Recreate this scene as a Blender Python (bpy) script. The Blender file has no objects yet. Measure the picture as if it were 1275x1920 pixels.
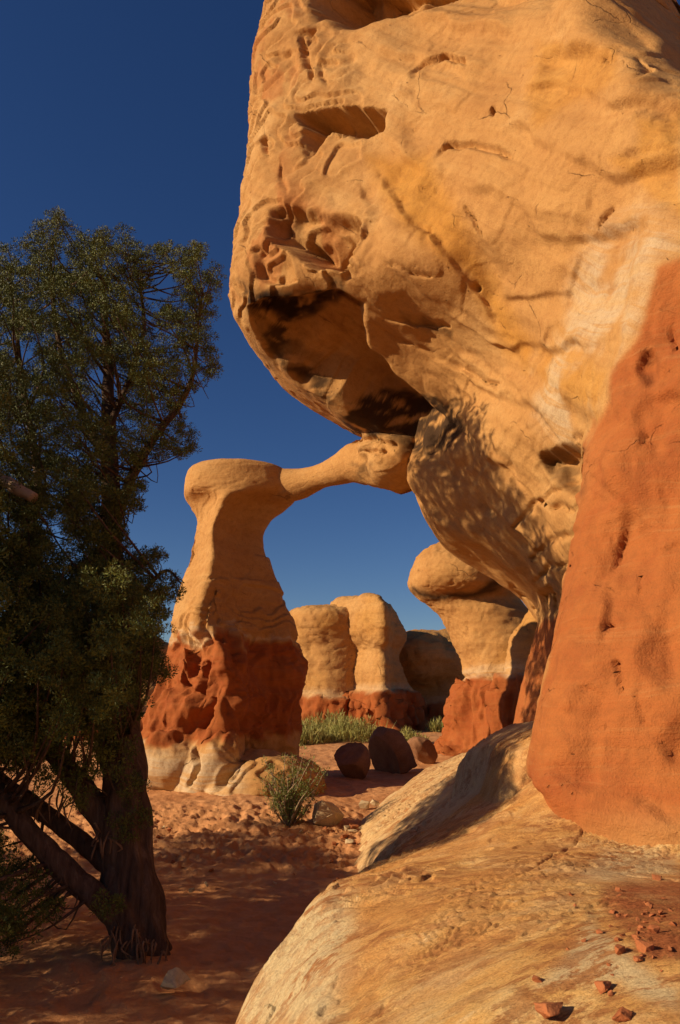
import bpy, bmesh, math, random
import numpy as np
from mathutils import Vector
R = math.radians
C = bpy.context.scene.collection
SC = bpy.context.scene

# ------------------------------------------------------------------ camera, sky, sun, exposure
TILT = R(13.2)
EYE = 1.5
F = 1450.0                       # focal length in pixels of the 1275 x 1920 photograph
cam_d = bpy.data.cameras.new('camera'); cam = bpy.data.objects.new('camera', cam_d); C.objects.link(cam)
cam.location = (0, 0, EYE); cam.rotation_euler = (R(90) + TILT, 0, 0)
cam_d.sensor_fit = 'VERTICAL'; cam_d.sensor_height = 36; cam_d.sensor_width = 36
cam_d.lens = F / 1920 * 36
cam_d.clip_start = 0.05; cam_d.clip_end = 2000
SC.camera = cam

SUN_EL = R(23.5)
SUN_AZ = math.atan2(0.95, 0.285)  # heading of the light, clockwise from +Y
LDIR = np.array([math.sin(SUN_AZ) * math.cos(SUN_EL), math.cos(SUN_AZ) * math.cos(SUN_EL), -math.sin(SUN_EL)])
w = bpy.data.worlds.new('World'); SC.world = w; w.use_nodes = True
nt = w.node_tree; bg = nt.nodes['Background']
sky = nt.nodes.new('ShaderNodeTexSky'); sky.sky_type = 'NISHITA'; sky.sun_disc = False
sky.sun_elevation = SUN_EL; sky.sun_rotation = SUN_AZ + math.pi
sky.altitude = 1700; sky.air_density = 1.0; sky.dust_density = 0.3; sky.ozone_density = 3.0
hsv = nt.nodes.new('ShaderNodeHueSaturation'); hsv.inputs['Saturation'].default_value = 1.2; hsv.inputs['Hue'].default_value = 0.512
hsv.inputs['Value'].default_value = 1.0
nt.links.new(sky.outputs[0], hsv.inputs['Color']); nt.links.new(hsv.outputs[0], bg.inputs['Color'])
bg.inputs['Strength'].default_value = 0.056
sun_d = bpy.data.lights.new('sun', 'SUN'); sun = bpy.data.objects.new('sun', sun_d); C.objects.link(sun)
sun_d.energy = 5.0; sun_d.angle = R(0.55); sun_d.color = (1.0, 0.80, 0.54)
sun.rotation_euler = Vector(LDIR).to_track_quat('-Z', 'Y').to_euler()
sun.location = (-10, -4, 8)
SC.view_settings.view_transform = 'Standard'; SC.view_settings.look = 'None'
SC.view_settings.exposure = 0.22; SC.view_settings.gamma = 1.0
SC.render.film_transparent = False
try:
    SC.cycles.max_bounces = 6; SC.cycles.diffuse_bounces = 2; SC.cycles.use_denoising = True
except Exception:
    pass

# ------------------------------------------------------------------ helpers
ct, st = math.cos(TILT), math.sin(TILT)
def P(px, py, D):
    """the point of the place seen at photo pixel (px, py) and D metres in front"""
    xc, yc = (px - 637.5) / F, (960 - py) / F
    s = D / (ct - yc * st)
    return (xc * s, D, EYE + (st + yc * ct) * s)
def PZ(px, py, z):
    xc, yc = (px - 637.5) / F, (960 - py) / F
    s = (z - EYE) / (st + yc * ct)
    return (xc * s, (ct - yc * st) * s, z)
def project(V):
    d = V[:, 1] * ct + (V[:, 2] - EYE) * st
    u = -V[:, 1] * st + (V[:, 2] - EYE) * ct
    d = np.maximum(d, 0.05)
    return np.stack([637.5 + F * V[:, 0] / d, 960 - F * u / d], 1)

_rs = np.random.RandomState(7)
_perm = _rs.permutation(512).astype(np.int64); _perm = np.concatenate([_perm, _perm, _perm])
_grad = _rs.normal(size=(512, 3)); _grad /= np.linalg.norm(_grad, axis=1)[:, None]; _grad = _grad.astype(np.float32)
def perlin(p, seed=0):
    p = np.asarray(p, np.float32) + np.float32(seed * 17.31)
    i = np.floor(p).astype(np.int64); f = p - i
    u = f * f * f * (f * (f * 6 - 15) + 10)
    i &= 511
    out = np.zeros(len(p), np.float32)
    for dx in (0, 1):
        wx = u[:, 0] if dx else 1 - u[:, 0]
        hx = _perm[(i[:, 0] + dx) & 511]
        for dy in (0, 1):
            wy = u[:, 1] if dy else 1 - u[:, 1]
            hy = _perm[hx + ((i[:, 1] + dy) & 511)]
            for dz in (0, 1):
                wz = u[:, 2] if dz else 1 - u[:, 2]
                g = _grad[_perm[hy + ((i[:, 2] + dz) & 511)]]
                out += wx * wy * wz * (g[:, 0] * (f[:, 0] - dx) + g[:, 1] * (f[:, 1] - dy) + g[:, 2] * (f[:, 2] - dz))
    return out * 1.5
def fbm(p, octv=4, seed=0, gain=0.5, lac=2.03):
    a, o = 1.0, 0
    p = np.asarray(p, np.float32)
    for k in range(octv):
        o = o + a * perlin(p, seed + k * 3); p = p * lac; a *= gain
    return o
def ridged(p, octv=4, seed=0):
    a, o = 1.0, 0
    p = np.asarray(p, np.float32)
    for k in range(octv):
        o = o + a * (1 - 2 * np.abs(perlin(p, seed + k * 3))); p = p * 2.1; a *= 0.5
    return o
def sstep(a, b, x):
    t = np.clip((x - a) / (b - a), 0, 1); return t * t * (3 - 2 * t)

def catmull(pts, n, closed):
    pts = np.asarray(pts, float); m = len(pts)
    if closed:
        t = np.arange(n) / n * m
    else:
        t = np.linspace(0, m - 1, n)
    i = np.floor(t).astype(int); f = (t - i)
    if not closed:
        f = np.where(i >= m - 1, 1.0, f); i = np.minimum(i, m - 2)
    idx = lambda k: pts[k % m] if closed else pts[np.clip(k, 0, m - 1)]
    p0, p1, p2, p3 = idx(i - 1), idx(i), idx(i + 1), idx(i + 2)
    sh = (-1,) + (1,) * (pts.ndim - 1); f = f.reshape(sh)
    return 0.5 * (2 * p1 + (p2 - p0) * f + (2 * p0 - 5 * p1 + 4 * p2 - p3) * f ** 2 + (3 * p1 - p0 - 3 * p2 + p3) * f ** 3)
def loft(rows, nu=96, nv=120):
    """closed rings (K points each) from bottom to top -> a capped closed surface"""
    rows = np.asarray(rows, float)
    dense = catmull(rows, nv, False)
    ring = np.stack([catmull(r, nu, True) for r in dense])
    V = ring.reshape(-1, 3); fs = []
    a = np.arange(nu); b = (a + 1) % nu
    for j in range(nv - 1):
        o = j * nu
        fs.append(np.stack([o + a, o + b, o + nu + b, o + nu + a], 1))
    fs = [list(q) for q in np.concatenate(fs)]
    V = list(map(tuple, V))
    for j, rev in ((0, True), (nv - 1, False)):
        c = len(V); V.append(tuple(ring[j].mean(0)))
        for k in range(nu):
            q = [j * nu + k, j * nu + (k + 1) % nu, c]
            fs.append(q[::-1] if rev else q)
    return np.array(V), fs
def blob(c, r, n=24, rot=0.0, tip=0.0):
    """an ellipsoid with half axes r, turned by rot about z and tip about y"""
    V, fs = [], []
    for j in range(n + 1):
        th = math.pi * j / n
        for k in range(2 * n):
            ph = math.pi * k / n
            V.append((math.sin(th) * math.cos(ph) * r[0], math.sin(th) * math.sin(ph) * r[1], math.cos(th) * r[2]))
    for j in range(n):
        for k in range(2 * n):
            fs.append([j * 2 * n + k, (j + 1) * 2 * n + k, (j + 1) * 2 * n + (k + 1) % (2 * n), j * 2 * n + (k + 1) % (2 * n)])
    V = np.array(V)
    c1, s1 = math.cos(tip), math.sin(tip)
    V = np.stack([V[:, 0] * c1 + V[:, 2] * s1, V[:, 1], -V[:, 0] * s1 + V[:, 2] * c1], 1)
    c1, s1 = math.cos(rot), math.sin(rot)
    V = np.stack([V[:, 0] * c1 - V[:, 1] * s1, V[:, 0] * s1 + V[:, 1] * c1, V[:, 2]], 1)
    return V + np.array(c), fs
def tube(pts, rad, n=16, m=None, jit=0.0, seed=0):
    pts = np.asarray(pts, float); rad = np.asarray(rad, float)
    if m:
        pts = catmull(pts, m, False); rad = catmull(rad[:, None], m, False)[:, 0]
    k = len(pts); V = []
    d = np.gradient(pts, axis=0); d /= np.linalg.norm(d, axis=1)[:, None] + 1e-9
    ref = np.array([0.3, 1, 0.1]) if abs(d[0][1]) < 0.8 else np.array([1, 0, 0.1])
    ang = np.arange(n) / n * 2 * math.pi
    for j in range(k):
        s = np.cross(d[j], ref); s /= np.linalg.norm(s); t = np.cross(s, d[j])
        V.append(pts[j] + rad[j] * (np.cos(ang)[:, None] * s + np.sin(ang)[:, None] * t))
    V = np.concatenate(V)
    fs = []
    for j in range(k - 1):
        for i in range(n):
            fs.append([j * n + i, j * n + (i + 1) % n, (j + 1) * n + (i + 1) % n, (j + 1) * n + i])
    fs.append(list(range(n))[::-1]); fs.append([(k - 1) * n + i for i in range(n)])
    return V, fs
def join(pieces):
    V, fs, o = [], [], 0
    for v, f in pieces:
        V.append(np.asarray(v)); fs += [[i + o for i in q] for q in f]; o += len(v)
    return np.concatenate(V), fs
def make_mesh(name, V, fs, smooth=True):
    me = bpy.data.meshes.new(name)
    if isinstance(fs, np.ndarray):
        me.vertices.add(len(V)); me.vertices.foreach_set('co', np.asarray(V, np.float32).ravel())
        k = fs.shape[1]
        me.loops.add(fs.size); me.loops.foreach_set('vertex_index', fs.astype(np.int32).ravel())
        me.polygons.add(len(fs)); me.polygons.foreach_set('loop_start', np.arange(0, fs.size, k, dtype=np.int32))
        me.update(calc_edges=True)
    else:
        me.from_pydata([tuple(v) for v in V], [], [list(f) for f in fs])
    me.polygons.foreach_set('use_smooth', np.full(len(me.polygons), smooth)); me.update()
    return me
def remesh(pieces, voxel, smooth=4):
    """one continuous skin round the overlapping closed pieces, as a dense even quad mesh"""
    V, fs = join(pieces)
    me = make_mesh('tmp', V, fs); o = bpy.data.objects.new('tmp', me); C.objects.link(o)
    m = o.modifiers.new('r', 'REMESH'); m.mode = 'VOXEL'; m.voxel_size = voxel; m.adaptivity = 0
    if smooth:
        s = o.modifiers.new('s', 'SMOOTH'); s.factor = 0.5; s.iterations = smooth
    dg = bpy.context.evaluated_depsgraph_get(); dg.update()
    ev = o.evaluated_get(dg); em = ev.to_mesh()
    V = np.empty(len(em.vertices) * 3, np.float32); em.vertices.foreach_get('co', V); V = V.reshape(-1, 3).astype(float)
    L = np.empty(len(em.loops), np.int32); em.loops.foreach_get('vertex_index', L)
    ev.to_mesh_clear(); bpy.data.objects.remove(o); bpy.data.meshes.remove(me)
    return V, L.reshape(-1, 4)
def normals(V, Q):
    n = np.cross(V[Q[:, 2]] - V[Q[:, 0]], V[Q[:, 3]] - V[Q[:, 1]])
    N = np.zeros_like(V)
    for k in range(4):
        for a in range(3):
            N[:, a] += np.bincount(Q[:, k], n[:, a], len(V))
    return N / (np.linalg.norm(N, axis=1)[:, None] + 1e-12)
def seg_dist(p, a, b):
    a, b = np.asarray(a, float), np.asarray(b, float)
    d = b - a; t = np.clip(((p - a) @ d) / (d @ d + 1e-12), 0, 1)
    return np.linalg.norm(p - (a + t[:, None] * d), axis=1), t
def poly_sd(p, poly):
    """signed distance, positive inside"""
    poly = np.asarray(poly, float); n = len(poly)
    dist = np.full(len(p), 1e9); ins = np.zeros(len(p), bool)
    for k in range(n):
        a, b = poly[k], poly[(k + 1) % n]
        dist = np.minimum(dist, seg_dist(p, a, b)[0])
        c = ((a[1] > p[:, 1]) != (b[1] > p[:, 1]))
        xs = (b[0] - a[0]) * (p[:, 1] - a[1]) / (b[1] - a[1] + 1e-12) + a[0]
        ins ^= c & (p[:, 0] < xs)
    return np.where(ins, dist, -dist)
def line_dist(p, line):
    dist = np.full(len(p), 1e9)
    for a, b in zip(line[:-1], line[1:]):
        dist = np.minimum(dist, seg_dist(p, a, b)[0])
    return dist
def facing(V, N):
    v = V - np.array([0, 0, EYE]); v /= np.linalg.norm(v, axis=1)[:, None]
    return -(v * N).sum(1)

def put(name, me, mat, parent=None):
    o = bpy.data.objects.new(name, me); C.objects.link(o)
    if mat: me.materials.append(mat)
    if parent: o.parent = parent; o.matrix_parent_inverse = parent.matrix_world.inverted()
    return o
def tag(o, label=None, cat=None, group=None, kind=None):
    if label: o['label'] = label
    if cat: o['category'] = cat
    if group: o['group'] = group
    if kind: o['kind'] = kind
    return o
def empty(name, loc):
    o = bpy.data.objects.new(name, None); C.objects.link(o); o.location = loc
    o.empty_display_size = 0.2
    bpy.context.view_layer.update()
    return o
def set_attr(me, name, val):
    a = me.attributes.new(name, 'FLOAT', 'POINT'); a.data.foreach_set('value', np.asarray(val, np.float32))
def split_part(name, V, Q, N, sel, attrs, mat, parent):
    """the faces of a skin for which sel holds, as one part with the skin's own normals"""
    q = Q[sel]
    if not len(q): return None
    used, inv = np.unique(q.ravel(), return_inverse=True)
    me = make_mesh(name, V[used], inv.reshape(-1, 4))
    for k, v in attrs.items(): set_attr(me, k, v[used])
    me.normals_split_custom_set_from_vertices(N[used].tolist())
    o = put(name, me, mat)
    if parent:
        me.transform(parent.matrix_world.inverted()); o.parent = parent
    return o

# ------------------------------------------------------------------ materials
class NT:
    def __init__(s, name):
        s.m = bpy.data.materials.new(name); s.m.use_nodes = True; s.t = s.m.node_tree
        s.b = s.t.nodes['Principled BSDF']; s.out = s.t.nodes['Material Output']
        s.b.inputs['Roughness'].default_value = 0.9; s.b.inputs['Specular IOR Level'].default_value = 0.15
        g = s.t.nodes.new('ShaderNodeNewGeometry'); s.pos = g.outputs['Position']
    def n(s, kind, **kw):
        x = s.t.nodes.new(kind)
        for k, v in kw.items(): setattr(x, k, v)
        return x
    def set(s, sock, v):
        if isinstance(v, bpy.types.NodeSocket): s.t.links.new(v, sock)
        elif isinstance(v, tuple) and len(v) == 3 and sock.type == 'RGBA': sock.default_value = v + (1,)
        else: sock.default_value = v
    def scale(s, vec, sc):
        x = s.n('ShaderNodeVectorMath', operation='MULTIPLY'); s.set(x.inputs[0], vec); x.inputs[1].default_value = sc; return x.outputs[0]
    def noise(s, scale, detail=6, rough=0.6, vec=None, dist=0.0):
        x = s.n('ShaderNodeTexNoise'); s.set(x.inputs['Vector'], vec or s.pos)
        x.inputs['Scale'].default_value = scale; x.inputs['Detail'].default_value = detail
        x.inputs['Roughness'].default_value = rough; x.inputs['Distortion'].default_value = dist
        return x.outputs['Fac']
    def voro(s, scale, vec=None, feature='F1', rnd=1.0):
        x = s.n('ShaderNodeTexVoronoi', feature=feature); s.set(x.inputs['Vector'], vec or s.pos)
        x.inputs['Scale'].default_value = scale; x.inputs['Randomness'].default_value = rnd
        return x.outputs['Distance']
    def ramp(s, fac, *stops):
        x = s.n('ShaderNodeValToRGB'); s.set(x.inputs[0], fac); e = x.color_ramp.elements
        while len(e) < len(stops): e.new(0.5)
        for k, (p, c) in enumerate(stops):
            e[k].position = p; e[k].color = (c, c, c, 1) if isinstance(c, (int, float)) else c + (1,)
        return x.outputs[0]
    def mix(s, fac, a, b, mode='MIX'):
        x = s.n('ShaderNodeMix', data_type='RGBA', blend_type=mode)
        s.set(x.inputs[0], fac); s.set(x.inputs[6], a); s.set(x.inputs[7], b); return x.outputs[2]
    def math(s, op, a, b=0.0, clamp=False):
        x = s.n('ShaderNodeMath', operation=op, use_clamp=clamp); s.set(x.inputs[0], a); s.set(x.inputs[1], b); return x.outputs[0]
    def attr(s, name):
        x = s.n('ShaderNodeAttribute', attribute_name=name); return x.outputs['Fac']
    def bump(s, h, dist, strength=1.0, prev=None):
        x = s.n('ShaderNodeBump'); x.inputs['Strength'].default_value = strength; x.inputs['Distance'].default_value = dist
        s.set(x.inputs['Height'], h)
        if prev is not None: s.set(x.inputs['Normal'], prev)
        return x.outputs[0]
    def done(s, col, nrm=None):
        s.set(s.b.inputs['Base Color'], col)
        if nrm is not None: s.set(s.b.inputs['Normal'], nrm)
        return s.m

def sandstone_mat(name, grain=1.0, dip=False, brick=1.0):
    k = NT(name)
    wav = k.n('ShaderNodeVectorMath', operation='ADD')
    wn = k.n('ShaderNodeTexNoise'); k.set(wn.inputs['Vector'], k.pos); wn.inputs['Scale'].default_value = 0.55 * grain; wn.inputs['Detail'].default_value = 3
    k.set(wav.inputs[0], k.pos); k.set(wav.inputs[1], k.scale(wn.outputs['Color'], (0.5, 0.5, 0.5)))
    bedv = wav.outputs[0]
    if dip:
        dt = k.n('ShaderNodeVectorMath', operation='DOT_PRODUCT'); k.set(dt.inputs[0], bedv); dt.inputs[1].default_value = (.76, -.57, 1.0)
        sp = k.n('ShaderNodeSeparateXYZ'); k.set(sp.inputs[0], bedv)
        cb = k.n('ShaderNodeCombineXYZ'); k.set(cb.inputs[0], sp.outputs[0]); k.set(cb.inputs[1], sp.outputs[1]); k.set(cb.inputs[2], dt.outputs['Value']); bedv = cb.outputs[0]
    strat = k.noise(1.0 * grain, 7, 0.62, k.scale(bedv, (0.6, 0.6, 7.0)))
    lines = k.noise(2.6 * grain, 9, 0.7, k.scale(bedv, (0.5, 0.5, 10.0)))
    big = k.noise(0.9 * grain, 8, 0.62)
    fine = k.noise(14 * grain, 8, 0.7)
    speck = k.noise(90 * grain, 3, 0.6)
    yel = k.ramp(big, (0.3, (0.45, 0.222, 0.072)), (0.52, (0.53, 0.283, 0.096)), (0.72, (0.57, 0.34, 0.135)))
    yel = k.mix(k.ramp(strat, (0.42, 0.0), (0.62, 0.42)), yel, (0.42, 0.20, 0.062))
    yel = k.mix(k.attr('ochre'), yel, k.ramp(big, (0.35, (0.47, 0.20, 0.028)), (0.65, (0.55, 0.265, 0.045))))
    wh = k.ramp(strat, (0.35, (0.62, 0.44, 0.23)), (0.5, (0.60, 0.50, 0.34)), (0.58, (0.58, 0.36, 0.16)), (0.7, (0.66, 0.56, 0.38)))
    yel = k.mix(k.attr('white'), yel, wh)
    red = k.ramp(big, (0.3, (0.37, 0.105, 0.028)), (0.55, (0.43, 0.14, 0.038)), (0.75, (0.47, 0.185, 0.058)))
    red = k.mix(k.ramp(strat, (0.45, 0.0), (0.66, 0.5)), red, (0.36, 0.085, 0.022))
    red = k.mix(k.ramp(k.noise(2.3 * grain, 9, 0.7), (0.52, 0.0), (0.70, 0.65)), red, (0.30, 0.075, 0.024))
    red = k.mix(k.ramp(lines, (0.55, 0.0), (0.68, 0.35)), red, (0.50, 0.24, 0.085))
    if brick < 1: red = k.mix(1.0, red, (brick, brick * .86, brick * .8), 'MULTIPLY')
    col = k.mix(k.attr('red'), yel, red)
    col = k.mix(k.ramp(lines, (0.34, 0.28), (0.46, 0.0)), col, k.mix(0.45, col, (0.20, 0.075, 0.02)))
    col = k.mix(k.ramp(fine, (0.36, 0.55), (0.52, 0.0)), col, k.mix(0.5, col, (0.22, 0.08, 0.025)))
    col = k.mix(k.ramp(speck, (0.35, 0.25), (0.6, 0.0)), col, (0.25, 0.10, 0.03))
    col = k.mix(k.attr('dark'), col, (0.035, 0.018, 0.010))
    wc = k.n('ShaderNodeTexNoise'); k.set(wc.inputs['Vector'], k.pos); wc.inputs['Scale'].default_value = 2.2 * grain; wc.inputs['Detail'].default_value = 6
    cv = k.n('ShaderNodeVectorMath', operation='ADD'); k.set(cv.inputs[0], bedv); k.set(cv.inputs[1], k.scale(wc.outputs['Color'], (0.45, 0.45, 0.45)))
    ck = k.voro(0.75 * grain, k.scale(cv.outputs[0], (1.0, 1.0, 1.5)), 'DISTANCE_TO_EDGE')
    ck = k.math('MULTIPLY', k.ramp(ck, (0.0, 1.0), (0.008, 0.0)), k.ramp(k.noise(1.6 * grain, 5), (0.54, 0.0), (0.66, 1.0)))
    nick = k.math('MULTIPLY', k.ramp(k.voro(5.0 * grain, k.scale(cv.outputs[0], (1.0, 1.0, 2.6))), (0.035, 1.0), (0.085, 0.0)), k.ramp(k.noise(2.4 * grain, 4), (0.52, 0.0), (0.60, 1.0)))
    ck = k.math('MAXIMUM', ck, nick)
    col = k.mix(k.math('MULTIPLY', ck, 0.5), col, (0.10, 0.038, 0.014))
    pit = k.voro(7 * grain, k.scale(wav.outputs[0], (1, 1, 2.2)))
    pit = k.ramp(pit, (0.03, 0.0), (0.10, 1.0))
    nrm = k.bump(strat, 0.035 / grain, 0.28 if dip else 0.5)
    nrm = k.bump(lines, 0.010 / grain, 0.12 if dip else 0.4, nrm)
    nrm = k.bump(fine, 0.025 / grain, 0.7, nrm)
    inv = k.math('SUBTRACT', 1.0, ck)
    nrm = k.bump(inv, 0.02 / grain, 0.8, nrm)
    nrm = k.bump(speck, 0.006 / grain, 0.7, nrm)
    nrm = k.bump(k.mix(k.ramp(k.noise(1.7 * grain, 3), (0.55, 0.0), (0.62, 1.0)), (1.0, 1.0, 1.0), pit), 0.010 / grain, 0.35, nrm)
    return k.done(col, nrm)
M_ROCK = sandstone_mat('sandstone', 1.0, False, .84)
M_COL = sandstone_mat('red_sandstone')
M_DIP = sandstone_mat('cross_bedded_sandstone', 1.0, True)
M_FAR = sandstone_mat('far_sandstone', 0.45, False, .84)

def ledge_mat():
    k = NT('slickrock')
    wn = k.n('ShaderNodeTexNoise'); k.set(wn.inputs['Vector'], k.pos); wn.inputs['Scale'].default_value = 1.3; wn.inputs['Detail'].default_value = 4
    wav = k.n('ShaderNodeVectorMath', operation='ADD'); k.set(wav.inputs[0], k.pos); k.set(wav.inputs[1], k.scale(wn.outputs['Color'], (0.35, 0.35, 0.35)))
    flow = k.noise(2.2, 9, 0.65, k.scale(wav.outputs[0], (1.0, 2.6, 3.0)))
    big = k.noise(1.4, 8, 0.65)
    fine = k.noise(24, 8, 0.72, k.scale(k.pos, (1.0, 1.5, 1.5)))
    speck = k.noise(120, 3, 0.6)
    col = k.ramp(flow, (0.3, (0.58, 0.26, 0.070)), (0.45, (0.70, 0.375, 0.115)), (0.55, (0.76, 0.455, 0.16)), (0.68, (0.80, 0.57, 0.27)))
    col = k.mix(k.ramp(big, (0.5, 0.0), (0.64, 0.6)), col, (0.70, 0.52, 0.29))
    col = k.mix(k.ramp(k.noise(0.8, 6, 0.6), (0.45, 0.6), (0.6, 0.0)), col, (0.58, 0.27, 0.08))
    col = k.mix(k.attr('white'), col, k.ramp(fine, (0.35, (0.58, 0.46, 0.27)), (0.6, (0.68, 0.53, 0.29))))
    patch = k.noise(7.5, 10, 0.76, k.scale(wav.outputs[0], (0.8, 1.9, 1.9)))
    br = k.math('MULTIPLY', k.ramp(patch, (0.46, 1.0), (0.53, 0.0)), k.ramp(k.noise(1.5, 6, 0.65), (0.43, .9), (0.60, 0.12)))
    col = k.mix(br, col, k.ramp(fine, (0.35, (0.26, 0.09, 0.03)), (0.6, (0.47, 0.20, 0.065))))
    col = k.mix(k.ramp(patch, (0.6, 0.0), (0.68, 0.5)), col, (0.80, 0.62, 0.36))
    soil = k.math('MULTIPLY', k.attr('red'), k.ramp(k.noise(9, 8, 0.7), (0.45, 1.0), (0.66, 0.5)))
    col = k.mix(soil, col, k.ramp(speck, (0.3, (0.24, 0.065, 0.022)), (0.6, (0.40, 0.13, 0.045))))
    col = k.mix(k.ramp(speck, (0.33, 0.35), (0.55, 0.0)), col, (0.2, 0.08, 0.03))
    nrm = k.bump(flow, 0.03, 0.55)
    nrm = k.bump(patch, 0.03, 0.6, nrm)
    nrm = k.bump(fine, 0.012, 0.7, nrm)
    nrm = k.bump(speck, 0.003, 0.7, nrm)
    return k.done(col, nrm)
M_LEDGE = ledge_mat()

def sand_mat():
    k = NT('red_sand')
    big = k.noise(0.7, 6, 0.6); mid = k.noise(7, 8, 0.7); fine = k.noise(70, 5, 0.7)
    col = k.ramp(big, (0.3, (0.58, 0.255, 0.095)), (0.7, (0.66, 0.335, 0.145)))
    col = k.mix(k.ramp(mid, (0.35, 0.5), (0.6, 0.0)), col, (0.36, 0.13, 0.045))
    col = k.mix(k.ramp(fine, (0.6, 0.0), (0.75, 0.5)), col, (0.55, 0.30, 0.14))
    nrm = k.bump(mid, 0.04, 0.6); nrm = k.bump(fine, 0.008, 0.8, nrm)
    return k.done(col, nrm)
M_SAND = sand_mat()

def stone_mat(name, a, b):
    k = NT(name)
    big = k.noise(6, 8, 0.65); fine = k.noise(60, 5, 0.7)
    col = k.ramp(big, (0.3, a), (0.7, b))
    col = k.mix(k.ramp(fine, (0.35, 0.4), (0.55, 0.0)), col, tuple(c * 0.5 for c in a))
    return k.done(col, k.bump(fine, 0.006, 0.8, k.bump(big, 0.02, 0.6)))
M_REDSTONE = stone_mat('red_stone', (0.36, 0.11, 0.04), (0.46, 0.17, 0.065))
M_PALESTONE = stone_mat('pale_stone', (0.50, 0.36, 0.20), (0.62, 0.46, 0.27))
M_BOULDER = stone_mat('brown_boulder', (0.22, 0.10, 0.05), (0.34, 0.17, 0.085))
def bark_mat():
    k = NT('juniper_bark')
    v = k.scale(k.pos, (14, 14, 1.6))
    a = k.noise(1.6, 8, 0.7, v, 0.4)
    col = k.ramp(a, (0.3, (0.045, 0.026, 0.017)), (0.55, (0.125, 0.075, 0.048)), (0.75, (0.24, 0.155, 0.10)))
    return k.done(col, k.bump(a, 0.03, 0.9))
M_BARK = bark_mat()
def wood_mat():
    k = NT('dead_wood')
    a = k.noise(2, 8, 0.7, k.scale(k.pos, (10, 10, 4)))
    return k.done(k.ramp(a, (0.3, (0.22, 0.14, 0.085)), (0.7, (0.46, 0.32, 0.20))), k.bump(a, 0.01, 0.7))
M_WOOD = wood_mat()
M_STRIP = stone_mat('bark_strip', (0.16, 0.085, 0.045), (0.30, 0.17, 0.09))
def leaf_mat(name, a, b, c):
    k = NT(name)
    x = k.noise(3.5, 4, 0.6); y = k.noise(9, 5, 0.75)
    col = k.mix(k.ramp(y, (0.42, 0.0), (0.66, 1.0)), k.ramp(x, (0.35, a), (0.65, b)), c)
    k.b.inputs['Roughness'].default_value = 0.6
    k.b.inputs['Specular IOR Level'].default_value = 0.3
    return k.done(col)
M_LEAF = leaf_mat('juniper_leaf', (0.028, 0.045, 0.010), (0.088, 0.108, 0.016), (0.165, 0.165, 0.022))
M_GRASS = leaf_mat('dry_grass', (0.20, 0.21, 0.045), (0.30, 0.28, 0.07), (0.42, 0.36, 0.12))
M_BUSH = leaf_mat('bush_leaf', (0.085, 0.11, 0.020), (0.14, 0.16, 0.030), (0.20, 0.20, 0.045))

# ------------------------------------------------------------------ ground
def gz(x, y):
    x = np.asarray(x, float); y = np.asarray(y, float)
    z = 0.2 * sstep(6.5, 11.5, y) + 0.22 * sstep(12.5, 23, y) + 0.5 * sstep(26, 60, y)
    z = z + 0.10 * np.exp(-(((x + 1.2) / 1.5) ** 2 + ((y - 9.2) / 1.6) ** 2))
    z = z + 0.05 * np.exp(-(((x + 1.4) / 0.7) ** 2 + ((y - 5.1) / 0.7) ** 2))
    return z
def build_ground():
    th = np.concatenate([np.linspace(-math.pi, -0.62, 60, endpoint=False), np.linspace(-0.62, 0.62, 620, endpoint=False), np.linspace(0.62, math.pi, 60)])
    r = np.concatenate([np.exp(np.linspace(math.log(0.4), math.log(3.0), 24, endpoint=False)),
                        np.exp(np.linspace(math.log(3.0), math.log(34), 620, endpoint=False)),
                        np.exp(np.linspace(math.log(34), math.log(900), 40))])
    T, Rr = np.meshgrid(th, r)
    X, Y = (np.sin(T) * Rr).ravel(), (np.cos(T) * Rr).ravel()
    p = np.stack([X, Y, np.zeros_like(X)], 1)
    Z = gz(X, Y)
    near = sstep(60, 20, np.hypot(X, Y))
    Z += near * (0.05 * fbm(p * 0.55, 3, 1) + 0.02 * fbm(p * 2.2, 4, 5))
    crust = sstep(6.8, 7.6, Y + 0.4 * perlin(p * 0.9, 9)) * sstep(10.2, 9.2, Y) * sstep(0.6, -0.1, X)
    Z += near * (0.012 * fbm(p * 7, 3, 11) + (0.010 + 0.04 * crust) * np.maximum(ridged(p * np.array([5.0, 6.5, 5]), 3, 13) - 0.5, 0))
    Z += sstep(60, 300, np.hypot(X, Y)) * 2.5 * fbm(p * 0.01, 3, 21)
    V = np.stack([X, Y, Z], 1)
    m, n = len(r), len(th)
    a = (np.arange(m - 1)[:, None] * n + np.arange(n - 1)[None]).ravel()
    Q = np.stack([a, a + 1, a + n + 1, a + n], 1)
    tag(put('ground', make_mesh('ground', V, Q[:, ::-1]), M_SAND), kind='structure')
build_ground()

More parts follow.
